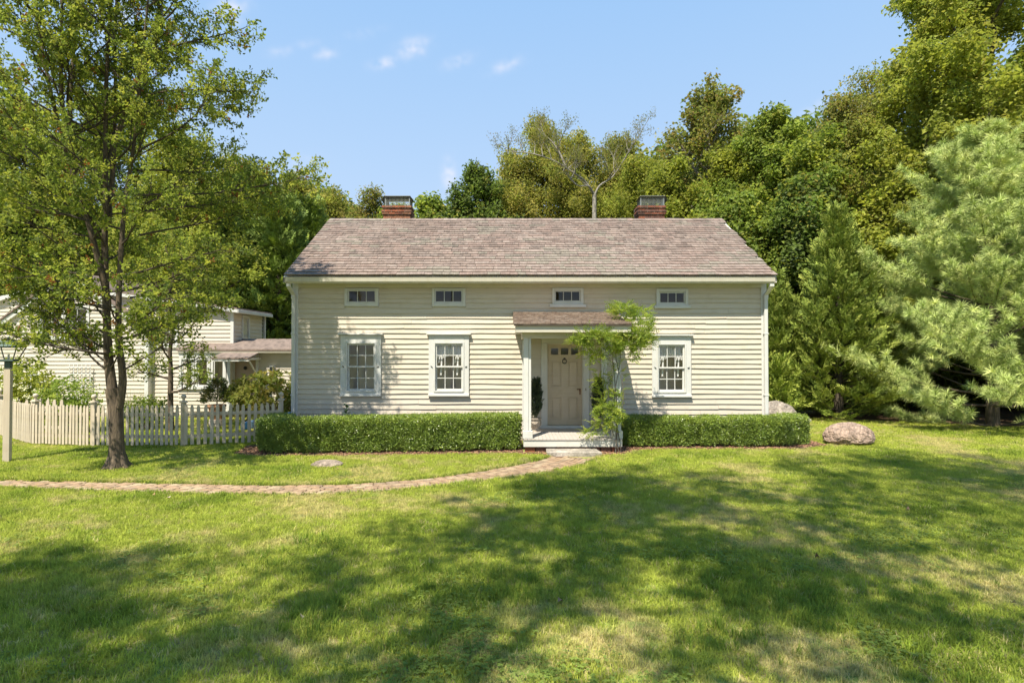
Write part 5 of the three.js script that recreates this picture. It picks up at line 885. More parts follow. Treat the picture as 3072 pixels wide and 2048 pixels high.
// ---------------------------------------------------------------- the tree in the front lawn
{
  const x = -7.34, z = 3.39, t = thing('lawn_tree', 'multi stemmed tree with forked trunk on the lawn left of the house', 'tree', [x, 0, z]), r = rng(505), T = { r, wood: new MB(), tips: [] };
  const sp = (a) => new THREE.CatmullRomCurve3(a.map((p) => V(...p)));
  const tr = new MB(), trunk = sp([[x, -0.1, z], [x - 0.01, 0.25, z], [x - 0.03, 0.8, z], [x - 0.05, 1.2, z], [x - 0.08, 1.5, z]]).getPoints(14);
  tr.tube(trunk, trunk.map((p) => 0.118 + 0.11 * Math.exp(-Math.max(0, p.y) * 6) + 0.02 * smoothstep(p.y, 0.9, 1.5)), 16, false);
  for (let k = 0; k < 6; k++) { const a = k * 1.05 + 0.3, pts = [V(x + Math.cos(a) * 0.07, 0.34, z + Math.sin(a) * 0.07), V(x + Math.cos(a) * 0.14, 0.1, z + Math.sin(a) * 0.14), V(x + Math.cos(a) * (0.26 + 0.05 * Math.sin(k * 3)), -0.05, z + Math.sin(a) * 0.26)]; tr.tube(pts, [0.05, 0.06, 0.05], 7, false); }
  const stems = [
    { p: [[x - 0.06, 1.15, z], [-7.52, 2.0, z], [-7.57, 2.6, z - 0.02], [-7.62, 4.07, z], [-7.58, 4.9, z + 0.05], [-7.63, 7.07, z], [-7.63, 8.8, z - 0.1], [-7.6, 11.6, z - 0.2]], r: [0.10, 0.016] },
    { p: [[x + 0.03, 1.15, z + 0.02], [-7.22, 1.65, z + 0.05], [-7.27, 2.4, z + 0.1], [-7.27, 3.43, z + 0.1], [-7.19, 4.85, z + 0.1], [-7.0, 5.96, z + 0.15], [-6.75, 7.6, z + 0.3], [-6.5, 9.8, z + 0.4]], r: [0.082, 0.014] },
    { p: [[-7.6, 3.4, z], [-7.77, 4.38, z + 0.15], [-8.25, 6.24, z + 0.3], [-8.55, 7.7, z + 0.35], [-8.75, 9.6, z + 0.4]], r: [0.066, 0.012] },
    { p: [[-8.1, 5.7, z + 0.25], [-8.22, 7.0, z + 0.1], [-8.22, 8.4, z], [-8.3, 10.4, z - 0.1]], r: [0.055, 0.012] },
    { p: [[-8.0, 5.3, z + 0.2], [-8.05, 6.6, z + 0.5], [-8.0, 8.2, z + 0.6], [-7.95, 10.2, z + 0.7]], r: [0.055, 0.012] },
    { p: [[-7.6, 5.6, z], [-7.38, 6.96, z - 0.25], [-7.05, 8.0, z - 0.4], [-6.8, 9.6, z - 0.5]], r: [0.06, 0.012] },
    { p: [[-7.58, 4.6, z - 0.02], [-7.75, 6, z - 0.4], [-7.95, 8, z - 0.7], [-8.1, 9.8, z - 0.9]], r: [0.06, 0.012] },
  ];
  const env = (y) => y < 1.6 ? 1.0 : y < 3 ? lerp(1.35, 1.75, (y - 1.6) / 1.4) : y < 6.4 ? lerp(1.75, 1.95, (y - 3) / 3.4) : lerp(1.75, 0.8, clamp((y - 6.4) / 4, 0, 1));
  const opt = { step: 0.3, wob: 0.16, lift: [0, 0.35, 0.2, 0.12], levels: 3, woodTo: 3, kids: [0, 6, 4], from: [0, 0.35, 0.25], ang: [0.45, 1.0], ratio: [0, 0.5, 0.48], leafFrom: 2, leafStep: 0.085, jit: 0.05, bare: 0.3, flat: 0.65, kidLift: 0.06 };
  let gi = 0;
  for (const [si, s] of stems.entries()) {
    const c = sp(s.p), pts = c.getPoints(22); tr.tube(pts, pts.map((_, k) => lerp(s.r[0], s.r[1], Math.pow(k / 22, 0.8))), 10);
    const L = c.getLength();
    for (let d = si < 2 ? 0.7 : 0.5; d < L; d += si < 2 ? 0.29 : 0.37) { const p = c.getPointAt(d / L), a = gi++ * 2.399 + r() * 0.8, e = lerp(0.12, 0.75, smoothstep(p.y, 2.5, 9)) + rr(r, -0.15, 0.25), len = env(p.y) * rr(r, 0.6, 1.12); if (p.y < 1.75) continue; limb(T, p, V(Math.cos(a) * Math.cos(e), Math.sin(e), Math.sin(a) * Math.cos(e)), len, 0.012 + len * 0.005, 1, opt); }
  }
  // long boughs that reach out to the right and to the left
  for (const [p, d, len] of [[[-7.1, 5.1, z], [1, 0.12, -0.3], 3.1], [[-7.2, 4.8, z - 0.1], [1, 0.30, -0.3], 2.4], [[-6.95, 5.9, z + 0.1], [1, 0.2, 0.2], 2.3], [[-6.9, 6.6, z + 0.1], [0.8, 0.5, -0.9], 2.0], [[-7.1, 5.6, z - 0.1], [0.8, 0.3, -1], 2.2], [[-6.75, 6.9, z + 0.2], [1, 0.12, 0], 1.9], [[-6.6, 7.7, z + 0.3], [1, 0.3, -0.2], 1.7], [[-7.1, 4.4, z - 0.2], [0.8, 0.25, -0.8], 2.6], [[-8.3, 6.5, z + 0.3], [-1, 0.5, 0.2], 2.2], [[-8.6, 7.8, z + 0.3], [-1, 0.35, 0], 2.0], [[-8.4, 5.6, z + 0.2], [-1, 0.3, -0.4], 2.2], [[-7.5, 2.2, z], [-1, 0.3, -0.15], 2.0], [[-7.55, 2.9, z], [-1, 0.12, -0.5], 2.4], [[-7.6, 3.6, z], [-1, 0.1, 0.2], 2.5], [[-7.4, 2.1, z], [-0.5, 0.15, 1], 1.8], [[-7.2, 2.6, z + 0.1], [0.9, 0.08, 0.6], 2.0], [[-7.2, 3.6, z + 0.1], [1, 0.12, 0.2], 2.1], [[-7.55, 2.0, z], [-0.8, 0.05, -0.7], 1.7], [[-7.25, 2.4, z + 0.1], [1, 0.24, 0.1], 1.9], [[-7.5, 1.8, z], [-1, 0.4, -0.2], 1.9], [[-7.55, 2.5, z], [-1, 0.4, -0.2], 2.2], [[-7.6, 3.3, z], [-1, 0.28, 0.5], 2.5], [[-7.2, 3.2, z - 0.1], [0.7, 0.18, -1], 1.9], [[-7.3, 2.9, z + 0.1], [0.2, 0.2, 1], 1.8], [[-7.7, 4.3, z], [-1, 0.25, -0.1], 2.7], [[-7.9, 5.0, z], [-1, 0.4, 0.3], 2.4]])
    limb(T, V(...p), V(...d).normalize(), len, 0.022, 1, { ...opt, kids: [0, 11, 4], ratio: [0, 0.34, 0.5], lift: [0, 0.18, 0.15, 0.1] });
  part(t, 'trunk', tr.geo(), mat.bark); part(t, 'branches', T.wood.geo(), mat.barkDark);
  const lists = geoLeaf.sprig.map(list);
  for (const [q, d] of T.tips) { if ((q.x < -9.2 && q.y < 3.0 && q.z > 2.4) || (q.y < 3.5 && r() < 0.25)) continue; const c = pick(r, pal.near), k = rr(r, 0.8, 1.25), rust = r() < 0.02; putDir(lists[Math.floor(r() * 3)], q, d.clone().add(randDir(r).multiplyScalar(0.7)).normalize(), r() * 6.283, rr(r, 0.75, 1.15), rust ? [0.30, 0.13, 0.03] : c.map((v) => v * k)); }
  lists.forEach((L, k) => inst(t, k ? `crown_00${k}` : 'crown', geoLeaf.sprig[k], mat.leaf, L));
  console.log('lawn tree sprigs', T.tips.length);
}
// a smaller tree behind the fence
broadTree('garden_tree', 'small garden tree standing behind the picket fence', [-9.3, -1.5], 5.2, 1.75, { seed: 9, base: 1.0, palette: pal.near, geo: geoLeaf.sprig, shape: 'round', bark: mat.bark, density: 3.6, size: 1.15, limbs: 18, trunk: 0.09, woodTo: 3, step: 0.3 });

// ---------------------------------------------------------------- trees behind and beside the house
const W = (px, d) => (px - 1176) / 1307 * d, HT = (py, d) => 2.2 + (805 - py) / 1307 * d;
const bg = [ // picture column, row of the top, width, distance, colour, leaf, outline, label, extra
  [40, 250, 330, 27, 'yellow', 'fine', 'dome', 'tall yellow green tree at the far left, behind the gabled wing'],
  [235, 225, 300, 29, 'near', 'fine', 'dome', 'tall green tree behind the lawn tree and the gable peak'],
  [415, 330, 260, 25.5, 'yellow', 'fine', 'dome', 'yellow green tree behind the low roofed wing'],
  [560, 392, 210, 35, 'olive', 'fine', 'round', 'olive tree on the skyline above the dark hemlocks', { base: 3 }],
  [665, 425, 180, 36, 'olive', 'fine', 'round', 'rounded olive tree left of the roof, above the hemlocks', { base: 3 }],
  [765, 452, 140, 40, 'olive', 'fine', 'vase', 'thin topped olive tree just left of the left chimney', { density: 0.7 }],
  [848, 448, 130, 38, 'rust', 'fine', 'vase', 'yellowish thin tree showing behind the left chimney', { density: 0.6 }],
  [985, 455, 110, 31, 'green', 'broad', 'round', 'small bright green treetop just right of the left chimney', { base: 3 }],
  [1095, 392, 190, 34, 'dark', 'broad', 'dome', 'dark green tree with ragged top above the middle of the ridge', { base: 3, density: 0.8 }],
  [1240, 300, 260, 38, 'olive', 'fine', 'dome', 'tall olive tree behind the pale bare trunk', { base: 3 }],
  [1420, 345, 270, 39, 'rust', 'fine', 'dome', 'brownish olive tree behind the right chimney, left of it', { base: 3 }],
  [1535, 385, 210, 31, 'yellow', 'broad', 'dome', 'yellow green tree rising just over the right chimney', { base: 2 }],
  [1625, 215, 230, 33, 'rust', 'broad', 'vase', 'tall thin crowned tree with pale stems and reddish leaves right of the chimney', { density: 0.55, bark: mat.barkPale, woodTo: 2, base: 7 }],
  [1780, 268, 280, 28, 'green', 'maple', 'dome', 'broad green maple above the right end of the roof', { base: 1.5 }],
  [1945, 250, 280, 27, 'rust', 'fine', 'dome', 'brownish olive tree between the maple and the tallest tree', { base: 3, density: 0.9, woodTo: 2 }],
  [2060, 165, 230, 31, 'olive', 'fine', 'vase', 'tall thin crowned tree beside the big yellow maple', { base: 6, density: 0.7, woodTo: 2 }],
  [2270, -190, 560, 24.5, 'yellow', 'maple', 'dome', 'tallest maple with yellow green leaves at the upper right', { base: 3, limbs: 34, density: 1.1 }],
  [2110, 400, 300, 22.5, 'yellow', 'maple', 'dome', 'yellow green maple between the cedar and the white pine', { base: 0.8 }],
  [1850, 440, 250, 23.5, 'dark', 'maple', 'dome', 'dark leafy tree behind the cedar right of the house', { base: 0.6 }],
  [1700, 470, 230, 25, 'green', 'maple', 'dome', 'green tree close behind the right end of the roof', { base: 0.6 }],
  [2430, 180, 380, 27, 'green', 'maple', 'dome', 'green maple at the right edge behind the pines', { base: 1 }],
  [1180, 405, 220, 36, 'olive', 'fine', 'round', 'low olive treetop between the dark tree and the tall olive tree', { base: 3 }],
  [1335, 345, 260, 36, 'olive', 'fine', 'round', 'olive treetop directly behind the pale bare trunk', { base: 3 }],
  [1475, 395, 230, 34, 'yellow', 'fine', 'round', 'low yellow olive treetop left of the right chimney', { base: 3 }],
  [1705, 335, 230, 30, 'yellow', 'broad', 'round', 'yellow green treetop between the thin crowned tree and the maple', { base: 3 }],
  [1875, 335, 240, 25.5, 'near', 'maple', 'round', 'green tree below the brownish olive one, behind the cedar', { base: 2 }],
  [2010, 310, 260, 26, 'yellow', 'fine', 'round', 'yellow olive tree left of the tallest maple', { base: 2 }],
  [920, 478, 120, 36, 'near', 'fine', 'round', 'low green treetop directly behind the left chimney', { base: 3 }],
  [-120, 300, 320, 25, 'green', 'fine', 'dome', 'green tree beyond the left edge, behind the wing'],
];
bg.forEach(([px, py, w, d, p, g, sh, label, ex], i) => broadTree('woodland_tree', label, [W(px, d), 14 - d], HT(py, d), w / 2 / 1307 * d * 1.45, { seed: 20 + i, palette: pal[p], geo: geoLeaf[g], shape: sh, base: 2, limbs: 30, group: 'trees of the wood behind the house', size: g === 'fine' ? 1.5 : 1.25, ...ex, density: 1.7 * (ex?.density ?? 1) }));
// a pale, half bare tree over the ridge
{
  const d = 30, x = W(1365, d), z = 14 - d, t = thing('bare_tree', 'pale barked half bare tree with forked limbs above the ridge', 'tree', [x, 0, z], 'trees of the wood behind the house'), r = rng(909), T = { r, wood: new MB(), tips: [] }, tr = new MB(), at = (px, py, o = 0) => V(W(px, d), HT(py, d), z + o);
  const st = [[[x, -0.1, z], [x, 4, z], [W(1366, d), HT(520, d), z], [W(1366, d), HT(445, d), z]], [0.24, 0.15]];
  const run = (pts, r0, r1) => { const c = new THREE.CatmullRomCurve3(pts), q = c.getPoints(16); tr.tube(q, q.map((_, k) => lerp(r0, r1, k / 16)), 7); return c; };
  run(st[0].map((p) => V(...p)), 0.16, 0.11);
  const o = { step: 0.4, wob: 0.25, lift: [0, 0.3, 0.25, 0.2], levels: 3, woodTo: 3, kids: [0, 5, 3], from: [0, 0.3, 0.3], ang: [0.4, 0.9], ratio: [0, 0.5, 0.5], leafFrom: 3, leafStep: 0.5, jit: 0.2 };
  for (const [pts, n] of [[[at(1366, 447), at(1345, 415), at(1310, 398, 0.5), at(1270, 375, 0.6), at(1215, 355, 0.4), at(1165, 350, 0.2)], 9], [[at(1366, 447), at(1378, 425), at(1410, 400, -0.4), at(1440, 355, -0.6), at(1460, 320, -0.7)], 8], [[at(1300, 393, 0.5), at(1282, 350, 0.4), at(1262, 320, 0.2), at(1240, 300)], 6], [[at(1366, 447), at(1352, 430, 0.3), at(1325, 432, 0.6), at(1290, 405, 1)], 4]]) { const c = run(pts, 0.065, 0.015); for (let k = 0; k < n; k++) { const f = lerp(0.3, 1, k / (n - 1)); limb(T, c.getPointAt(f), V(rr(r, -0.8, 0.8), rr(r, 0.3, 1), rr(r, -0.6, 0.6)).normalize(), rr(r, 0.9, 1.8), 0.03, 1, o); } }
  part(t, 'trunk', tr.geo(), mat.barkPale); part(t, 'branches', T.wood.geo(), mat.barkPale);
  const L = list(); for (const [q] of T.tips) { const c = pick(r, pal.rust); put(L, q, [rr(r, -1, 1), r() * 6, 0], rr(r, 0.5, 0.9), c); } inst(t, 'crown', geoLeaf.fine[0], mat.leaf, L);
}
// dark hemlocks left of the house
const hem = [[0.149, 0.212, 0.044], [0.197, 0.268, 0.052], [0.117, 0.176, 0.041], [0.278, 0.350, 0.062]];
for (const [px, py, d, R, label] of [[575, 400, 29, 2.6, 'tall dark hemlock behind the low wing, leftmost of three'], [640, 455, 27.5, 2.4, 'dark hemlock beside the left end of the roof'], [705, 470, 30, 2.3, 'dark hemlock half hidden by the left end of the roof'], [500, 470, 27, 2.2, 'dark hemlock behind the wing, mostly screened by yellow green leaves']]) coniferTree('hemlock', label, [W(px, d), 14 - d], HT(py, d), R, { seed: px, geo: geoLeaf.hemlock, palette: hem, base: 0.8, whorl: 0.42, per: 6, rise: 0.5, power: 0.7, tuftStep: 0.3, kids: 5, upright: 0.05, group: 'dark hemlocks left of the house', size: 1.05 });
// cedars right of the house
const ced = [[0.214, 0.275, 0.048], [0.264, 0.328, 0.059], [0.162, 0.219, 0.042], [0.338, 0.383, 0.078]];
for (const [x, z, H, R, label, lb] of [[10.55, -4.4, 6.75, 2.0, 'pointed green cedar between the house and the white pine'], [8.9, -5.2, 4.7, 1.5, 'cedar right beside the house corner'], [12.3, -6.0, 5.6, 1.8, 'cedar behind the white pine boughs'], [8.75, -4.5, 1.75, 0.75, 'low pale green shrubby cedar above the half hidden boulder', 1]]) coniferTree('cedar', label, [x, z], H, R, { seed: Math.round(x * 10), geo: geoLeaf.cedar, palette: lb ? ced.map((c) => c.map((v) => v * 1.45)) : ced, base: 0.25, whorl: 0.17, per: 7, rise: 0.9, power: 0.78, tuftStep: 0.17, kids: 4, upright: 0.5, group: 'cedars right of the house', size: 0.95 });
// white pines
const pin = [[0.442, 0.527, 0.176], [0.517, 0.599, 0.202], [0.362, 0.451, 0.139], [0.595, 0.650, 0.230]];
coniferTree('white_pine', 'white pine with soft blue green needles at the right, the nearer one', [14.0, -2.6], 8.7, 4.6, { seed: 61, geo: geoLeaf.pine, palette: pin, base: 0.15, whorl: 0.42, per: 6, rise: 0.75, power: 0.72, tuftStep: 0.24, kids: 9, upright: 0.5, tipsOnly: true, bark: mat.bark, size: 1.2, side: 0.6, group: 'white pines at the right' });
coniferTree('white_pine', 'white pine at the right edge, behind the nearer one', [18.6, -4.0], 8.8, 4.2, { seed: 62, geo: geoLeaf.pine, palette: pin, base: 0.2, whorl: 0.38, per: 7, rise: 0.75, power: 0.72, tuftStep: 0.25, kids: 9, upright: 0.5, tipsOnly: true, bark: mat.bark, size: 1.2, side: 0.6, group: 'white pines at the right' });
// the wood goes on behind: one far mass of leaves
{
  const r = rng(333), lists = geoLeaf.broad.map(list);
  for (let i = 0; i < 64000; i++) { const a = rr(r, -1.2, 1.2), d = rr(r, 45, 58), x = Math.sin(a) * d, z = 14 - Math.cos(a) * d, top = 13.2 + 5.5 * smoothstep(a, -0.02, 0.3) + 2.4 * n3(a * 7, 0.3, 0.7) + 2.2 * n3(a * 19, 1.3, 2.7) + 1.2 * n3(a * 47, 4.3, 2.7), y = Math.pow(r(), 0.75) * top, c = pick(r, pick(r, [pal.olive, pal.green, pal.dark])); put(lists[i % 3], V(x, y, z), [rr(r, -0.5, 0.5), r() * 6, rr(r, -0.5, 0.5)], rr(r, 1.6, 2.8), c); }
  lists.forEach((L, k) => { const o = inst(scene, 'treeline', geoLeaf.broad[k], mat.leaf, L); o.userData.label = 'far wood behind the trees, one leafy mass'; });
}
// undergrowth at the edge of the wood
{
  const r = rng(334), lists = geoLeaf.maple.map(list);
  for (let i = 0; i < 5200; i++) { const x = rr(r, 7.5, 34), z = -8.5 - Math.pow(r(), 1.3) * 9 + x * 0.1, y = Math.pow(r(), 1.6) * (2.4 + 1.2 * n3(x * 0.5, 1, z * 0.4)), c = pick(r, pick(r, [pal.green, pal.dark, pal.yellow])); put(lists[i % 2], V(x, y + 0.1, z), [rr(r, -0.5, 0.5), r() * 6, rr(r, -0.5, 0.5)], rr(r, 0.8, 1.3), c); }
  for (let i = 0; i < 4200; i++) { const x = rr(r, -26, 6), z = -15 - r() * 8, y = Math.pow(r(), 1.4) * (3.2 + 1.2 * n3(x * 0.5, 1, z * 0.4)), c = pick(r, pick(r, [pal.green, pal.dark, pal.olive])); put(lists[i % 2], V(x, y + 0.1, z), [rr(r, -0.5, 0.5), r() * 6, rr(r, -0.5, 0.5)], rr(r, 0.9, 1.5), c); }
  lists.forEach((L) => { inst(scene, 'undergrowth', geoLeaf.maple[0], mat.leaf, L).userData.label = 'tangled green undergrowth at the edge of the wood'; });
}
// shade trees standing behind the viewer: their crowns dapple the lawn
for (const [x, z, H, R, base, label, seed, dens, lean] of [[2.6, 16.8, 19, 6.4, 8, 'tall shade tree behind the viewer, right of the camera', 1, 0.52, [0.5, -3]], [9.6, 15.8, 18, 6.2, 8, 'tall shade tree at the far right behind the viewer', 2, 0.66, [0, -1.5]], [-8.8, 19.0, 16, 5.2, 7.5, 'tall shade tree at the far left behind the viewer', 3, 0.7, [0.5, -0.5]], [-3.4, 17.5, 17, 5.0, 8.5, 'tall shade tree behind the viewer, left of the camera', 4, 0.6, [0.8, -3]]])
  broadTree('shade_tree', label, [x, z], H, R, { seed: 700 + seed, base, palette: pal.green, geo: geoLeaf.broad, shape: 'dome', limbs: 34, trunk: 0.10, density: dens * 0.72, group: 'shade trees behind the viewer', size: 0.86, lean });
console.log('trees');

// ---------------------------------------------------------------- garden plants behind the fence
function bush(name, label, [x, z], [rx, ry, rz], y0, n, geo, palette, size, seed, extra) {
  const r = rng(seed), t = thing(name, label, 'shrub', [x, 0, z]), w = new MB(), L = list();
  for (let k = 0; k < 14; k++) { const d = V(rr(r, -1, 1) * rx, ry * rr(r, 0.8, 1.5), rr(r, -1, 1) * rz), m = V(x + d.x * 0.35, y0 + d.y * 0.5, z + d.z * 0.35), e = V(x + d.x * 0.85, y0 + d.y, z + d.z * 0.85); w.tube([V(x + rr(r, -0.1, 0.1), -0.05, z), m, e], [0.018, 0.012, 0.005], 5); }
  part(t, 'stems', w.geo(), mat.barkGrey);
  for (let i = 0; i < n; i++) { const d = randDir(r), q = Math.pow(r(), 0.4) * (1 + 0.3 * n3(d.x * 2 + seed, d.y * 2, d.z * 2)), c = pick(r, palette), k = rr(r, 0.8, 1.2); putDir(L, V(x + d.x * rx * q, Math.max(0.05, y0 + ry + d.y * ry * q), z + d.z * rz * q), V(d.x, 0.7 + d.y * 0.5, d.z).normalize(), r() * 6, size * rr(r, 0.75, 1.2), c.map((v) => v * k)); }
  inst(t, 'foliage', geo, mat.leaf, L); if (extra) extra(t, r); return t;
}
const ygr = [[0.22, 0.25, 0.035], [0.18, 0.22, 0.03], [0.27, 0.28, 0.05], [0.30, 0.26, 0.045]];
bush('rhododendron', 'yellow green rhododendron bush behind the fence beside the house corner', [-6.75, -2.2], [0.85, 0.72, 0.6], 0.15, 190, geoLeaf.rhodo[0], ygr, 1.15, 5);
bush('rhododendron', 'smaller yellow green rhododendron in front of the side door', [-7.75, -2.6], [0.5, 0.62, 0.45], 0.2, 90, geoLeaf.rhodo[1], ygr, 1.1, 6);
bush('hydrangea', 'hydrangea with creamy flower heads behind the fence at the left', [-13.5, -1.7], [0.75, 0.8, 0.6], 0.2, 420, geoLeaf.sprig[0], pal.yellow.map((c) => c.map((v) => v * 1.1)), 1.7, 7, (t, r) => { const fl = clump(5, 60, 0.09, 0.035, 0.03, 0.5); for (const [x, y, z] of [[-13.35, 1.55, -1.2], [-13.0, 1.2, -1.15], [-12.85, 0.98, -1.1], [-13.75, 1.7, -1.25], [-13.2, 1.3, -1.05], [-13.55, 1.25, -1.05], [-12.75, 1.12, -1.3], [-14.0, 1.3, -1.2]]) { const o = part(t, 'flower_head', fl, creamy, V(x, y, z)); o.scale.setScalar(rr(r, 0.9, 1.3)); } });
bush('garden_shrub', 'loose fine leaved shrub behind the fence below the trellis', [-11.9, -1.3], [0.8, 0.65, 0.5], 0.1, 520, geoLeaf.sprig[1], pal.green.map((c) => c.map((v) => v * 1.25)), 1.2, 8);
bush('garden_shrub', 'low green shrub behind the fence, right of the tree trunk', [-10.2, -1.9], [0.6, 0.4, 0.4], 0.05, 260, geoLeaf.sprig[2], pal.green, 1.2, 9);
{
  const t = thing('ornamental_grass', 'straw coloured ornamental grass clump behind the fence', 'grass clump', [-10.75, 0, -2.2]), L = list(), r = rng(19), g = tuftBlades(7, 60, 0.12, 1.25, 0.012, 0.9); for (let i = 0; i < 7; i++) put(L, V(-10.75 + rr(r, -0.12, 0.12), 0, -2.2 + rr(r, -0.12, 0.12)), [0, r() * 6, 0], rr(r, 0.8, 1.05), pick(r, [[0.34, 0.30, 0.14], [0.24, 0.26, 0.08], [0.40, 0.34, 0.18]])); inst(t, 'blades', g, mat.grass, L);
  const p = thing('flower_pot', 'round terracotta pot behind the fence left of the side door', 'pot', [-8.55, 0, -2.5]); part(p, 'pot', new THREE.LatheGeometry([[0, 0.22], [0.17, 0.22], [0.22, 0.56], [0.25, 0.57], [0.25, 0.64], [0.22, 0.64], [0.2, 0.58], [0, 0.58]].map(([a, b]) => new THREE.Vector2(a, b)), 24), mat.terracotta, V(-8.55, 0, -2.5)); part(p, 'stand', new THREE.CylinderGeometry(0.2, 0.22, 0.22, 20), mat.stone, V(-8.55, 0.11, -2.5));
  const c = thing('dwarf_conifer', 'small conical conifer growing in the terracotta pot', 'shrub', [-8.55, 0.58, -2.5]), L2 = list(); part(c, 'stem', new MB().tube([V(-8.55, 0.55, -2.5), V(-8.54, 0.9, -2.5), V(-8.55, 1.3, -2.5)], [0.02, 0.014, 0.005], 6).geo(), mat.bark); for (let i = 0; i < 260; i++) { const f = r(), a = r() * 6.283, rad = 0.36 * Math.pow(1 - f, 0.7) * Math.sqrt(rr(r, 0.3, 1)); putDir(L2, V(-8.55 + Math.cos(a) * rad, 0.68 + f * 0.62, -2.5 + Math.sin(a) * rad), V(Math.cos(a), 0.7, Math.sin(a)).normalize(), r() * 6, rr(r, 0.4, 0.6), pick(r, [[0.10, 0.135, 0.035], [0.16, 0.15, 0.05], [0.08, 0.115, 0.03]])); } inst(c, 'foliage', geoLeaf.cedar[1], mat.needle, L2);
  // striped cushion on the ground
  const q = thing('striped_cushion', 'blue and white striped cushion lying behind the fence near the house corner', 'cushion', [-6.5, 0, -1.2]); for (let k = 0; k < 12; k++) part(q, 'stripe', new MB().box(-7.15 + k * 0.11, -7.04 + k * 0.11, 0.1 + k * 0.024, 0.3 + k * 0.024 + (k % 2) * 0.004, -1.5, -1.0, 0.02).geo(), k % 2 ? mat.blue : mat.blueWhite);
  // broad leaved weed above the hedge
  const wd = thing('weed', 'broad leaved weed sticking up between hedge and house wall', 'plant', [-3.85, 0, 0.75]), L3 = new MB(); for (let k = 0; k < 13; k++) { const a = k * 2.4, y = 0.55 + k * 0.03, d = V(Math.cos(a), 0.75, Math.sin(a)).normalize(); leafInto(L3, V(-3.85, y, 0.75), d, V(-Math.sin(a), 0, Math.cos(a)), 0.19 - k * 0.006, 0.08, 0.2); } part(wd, 'leaves', finish(L3), weedMat); part(wd, 'stem', new MB().tube([V(-3.85, 0, 0.75), V(-3.85, 0.95, 0.75)], [0.009, 0.005], 5).geo(), weedMat);
}

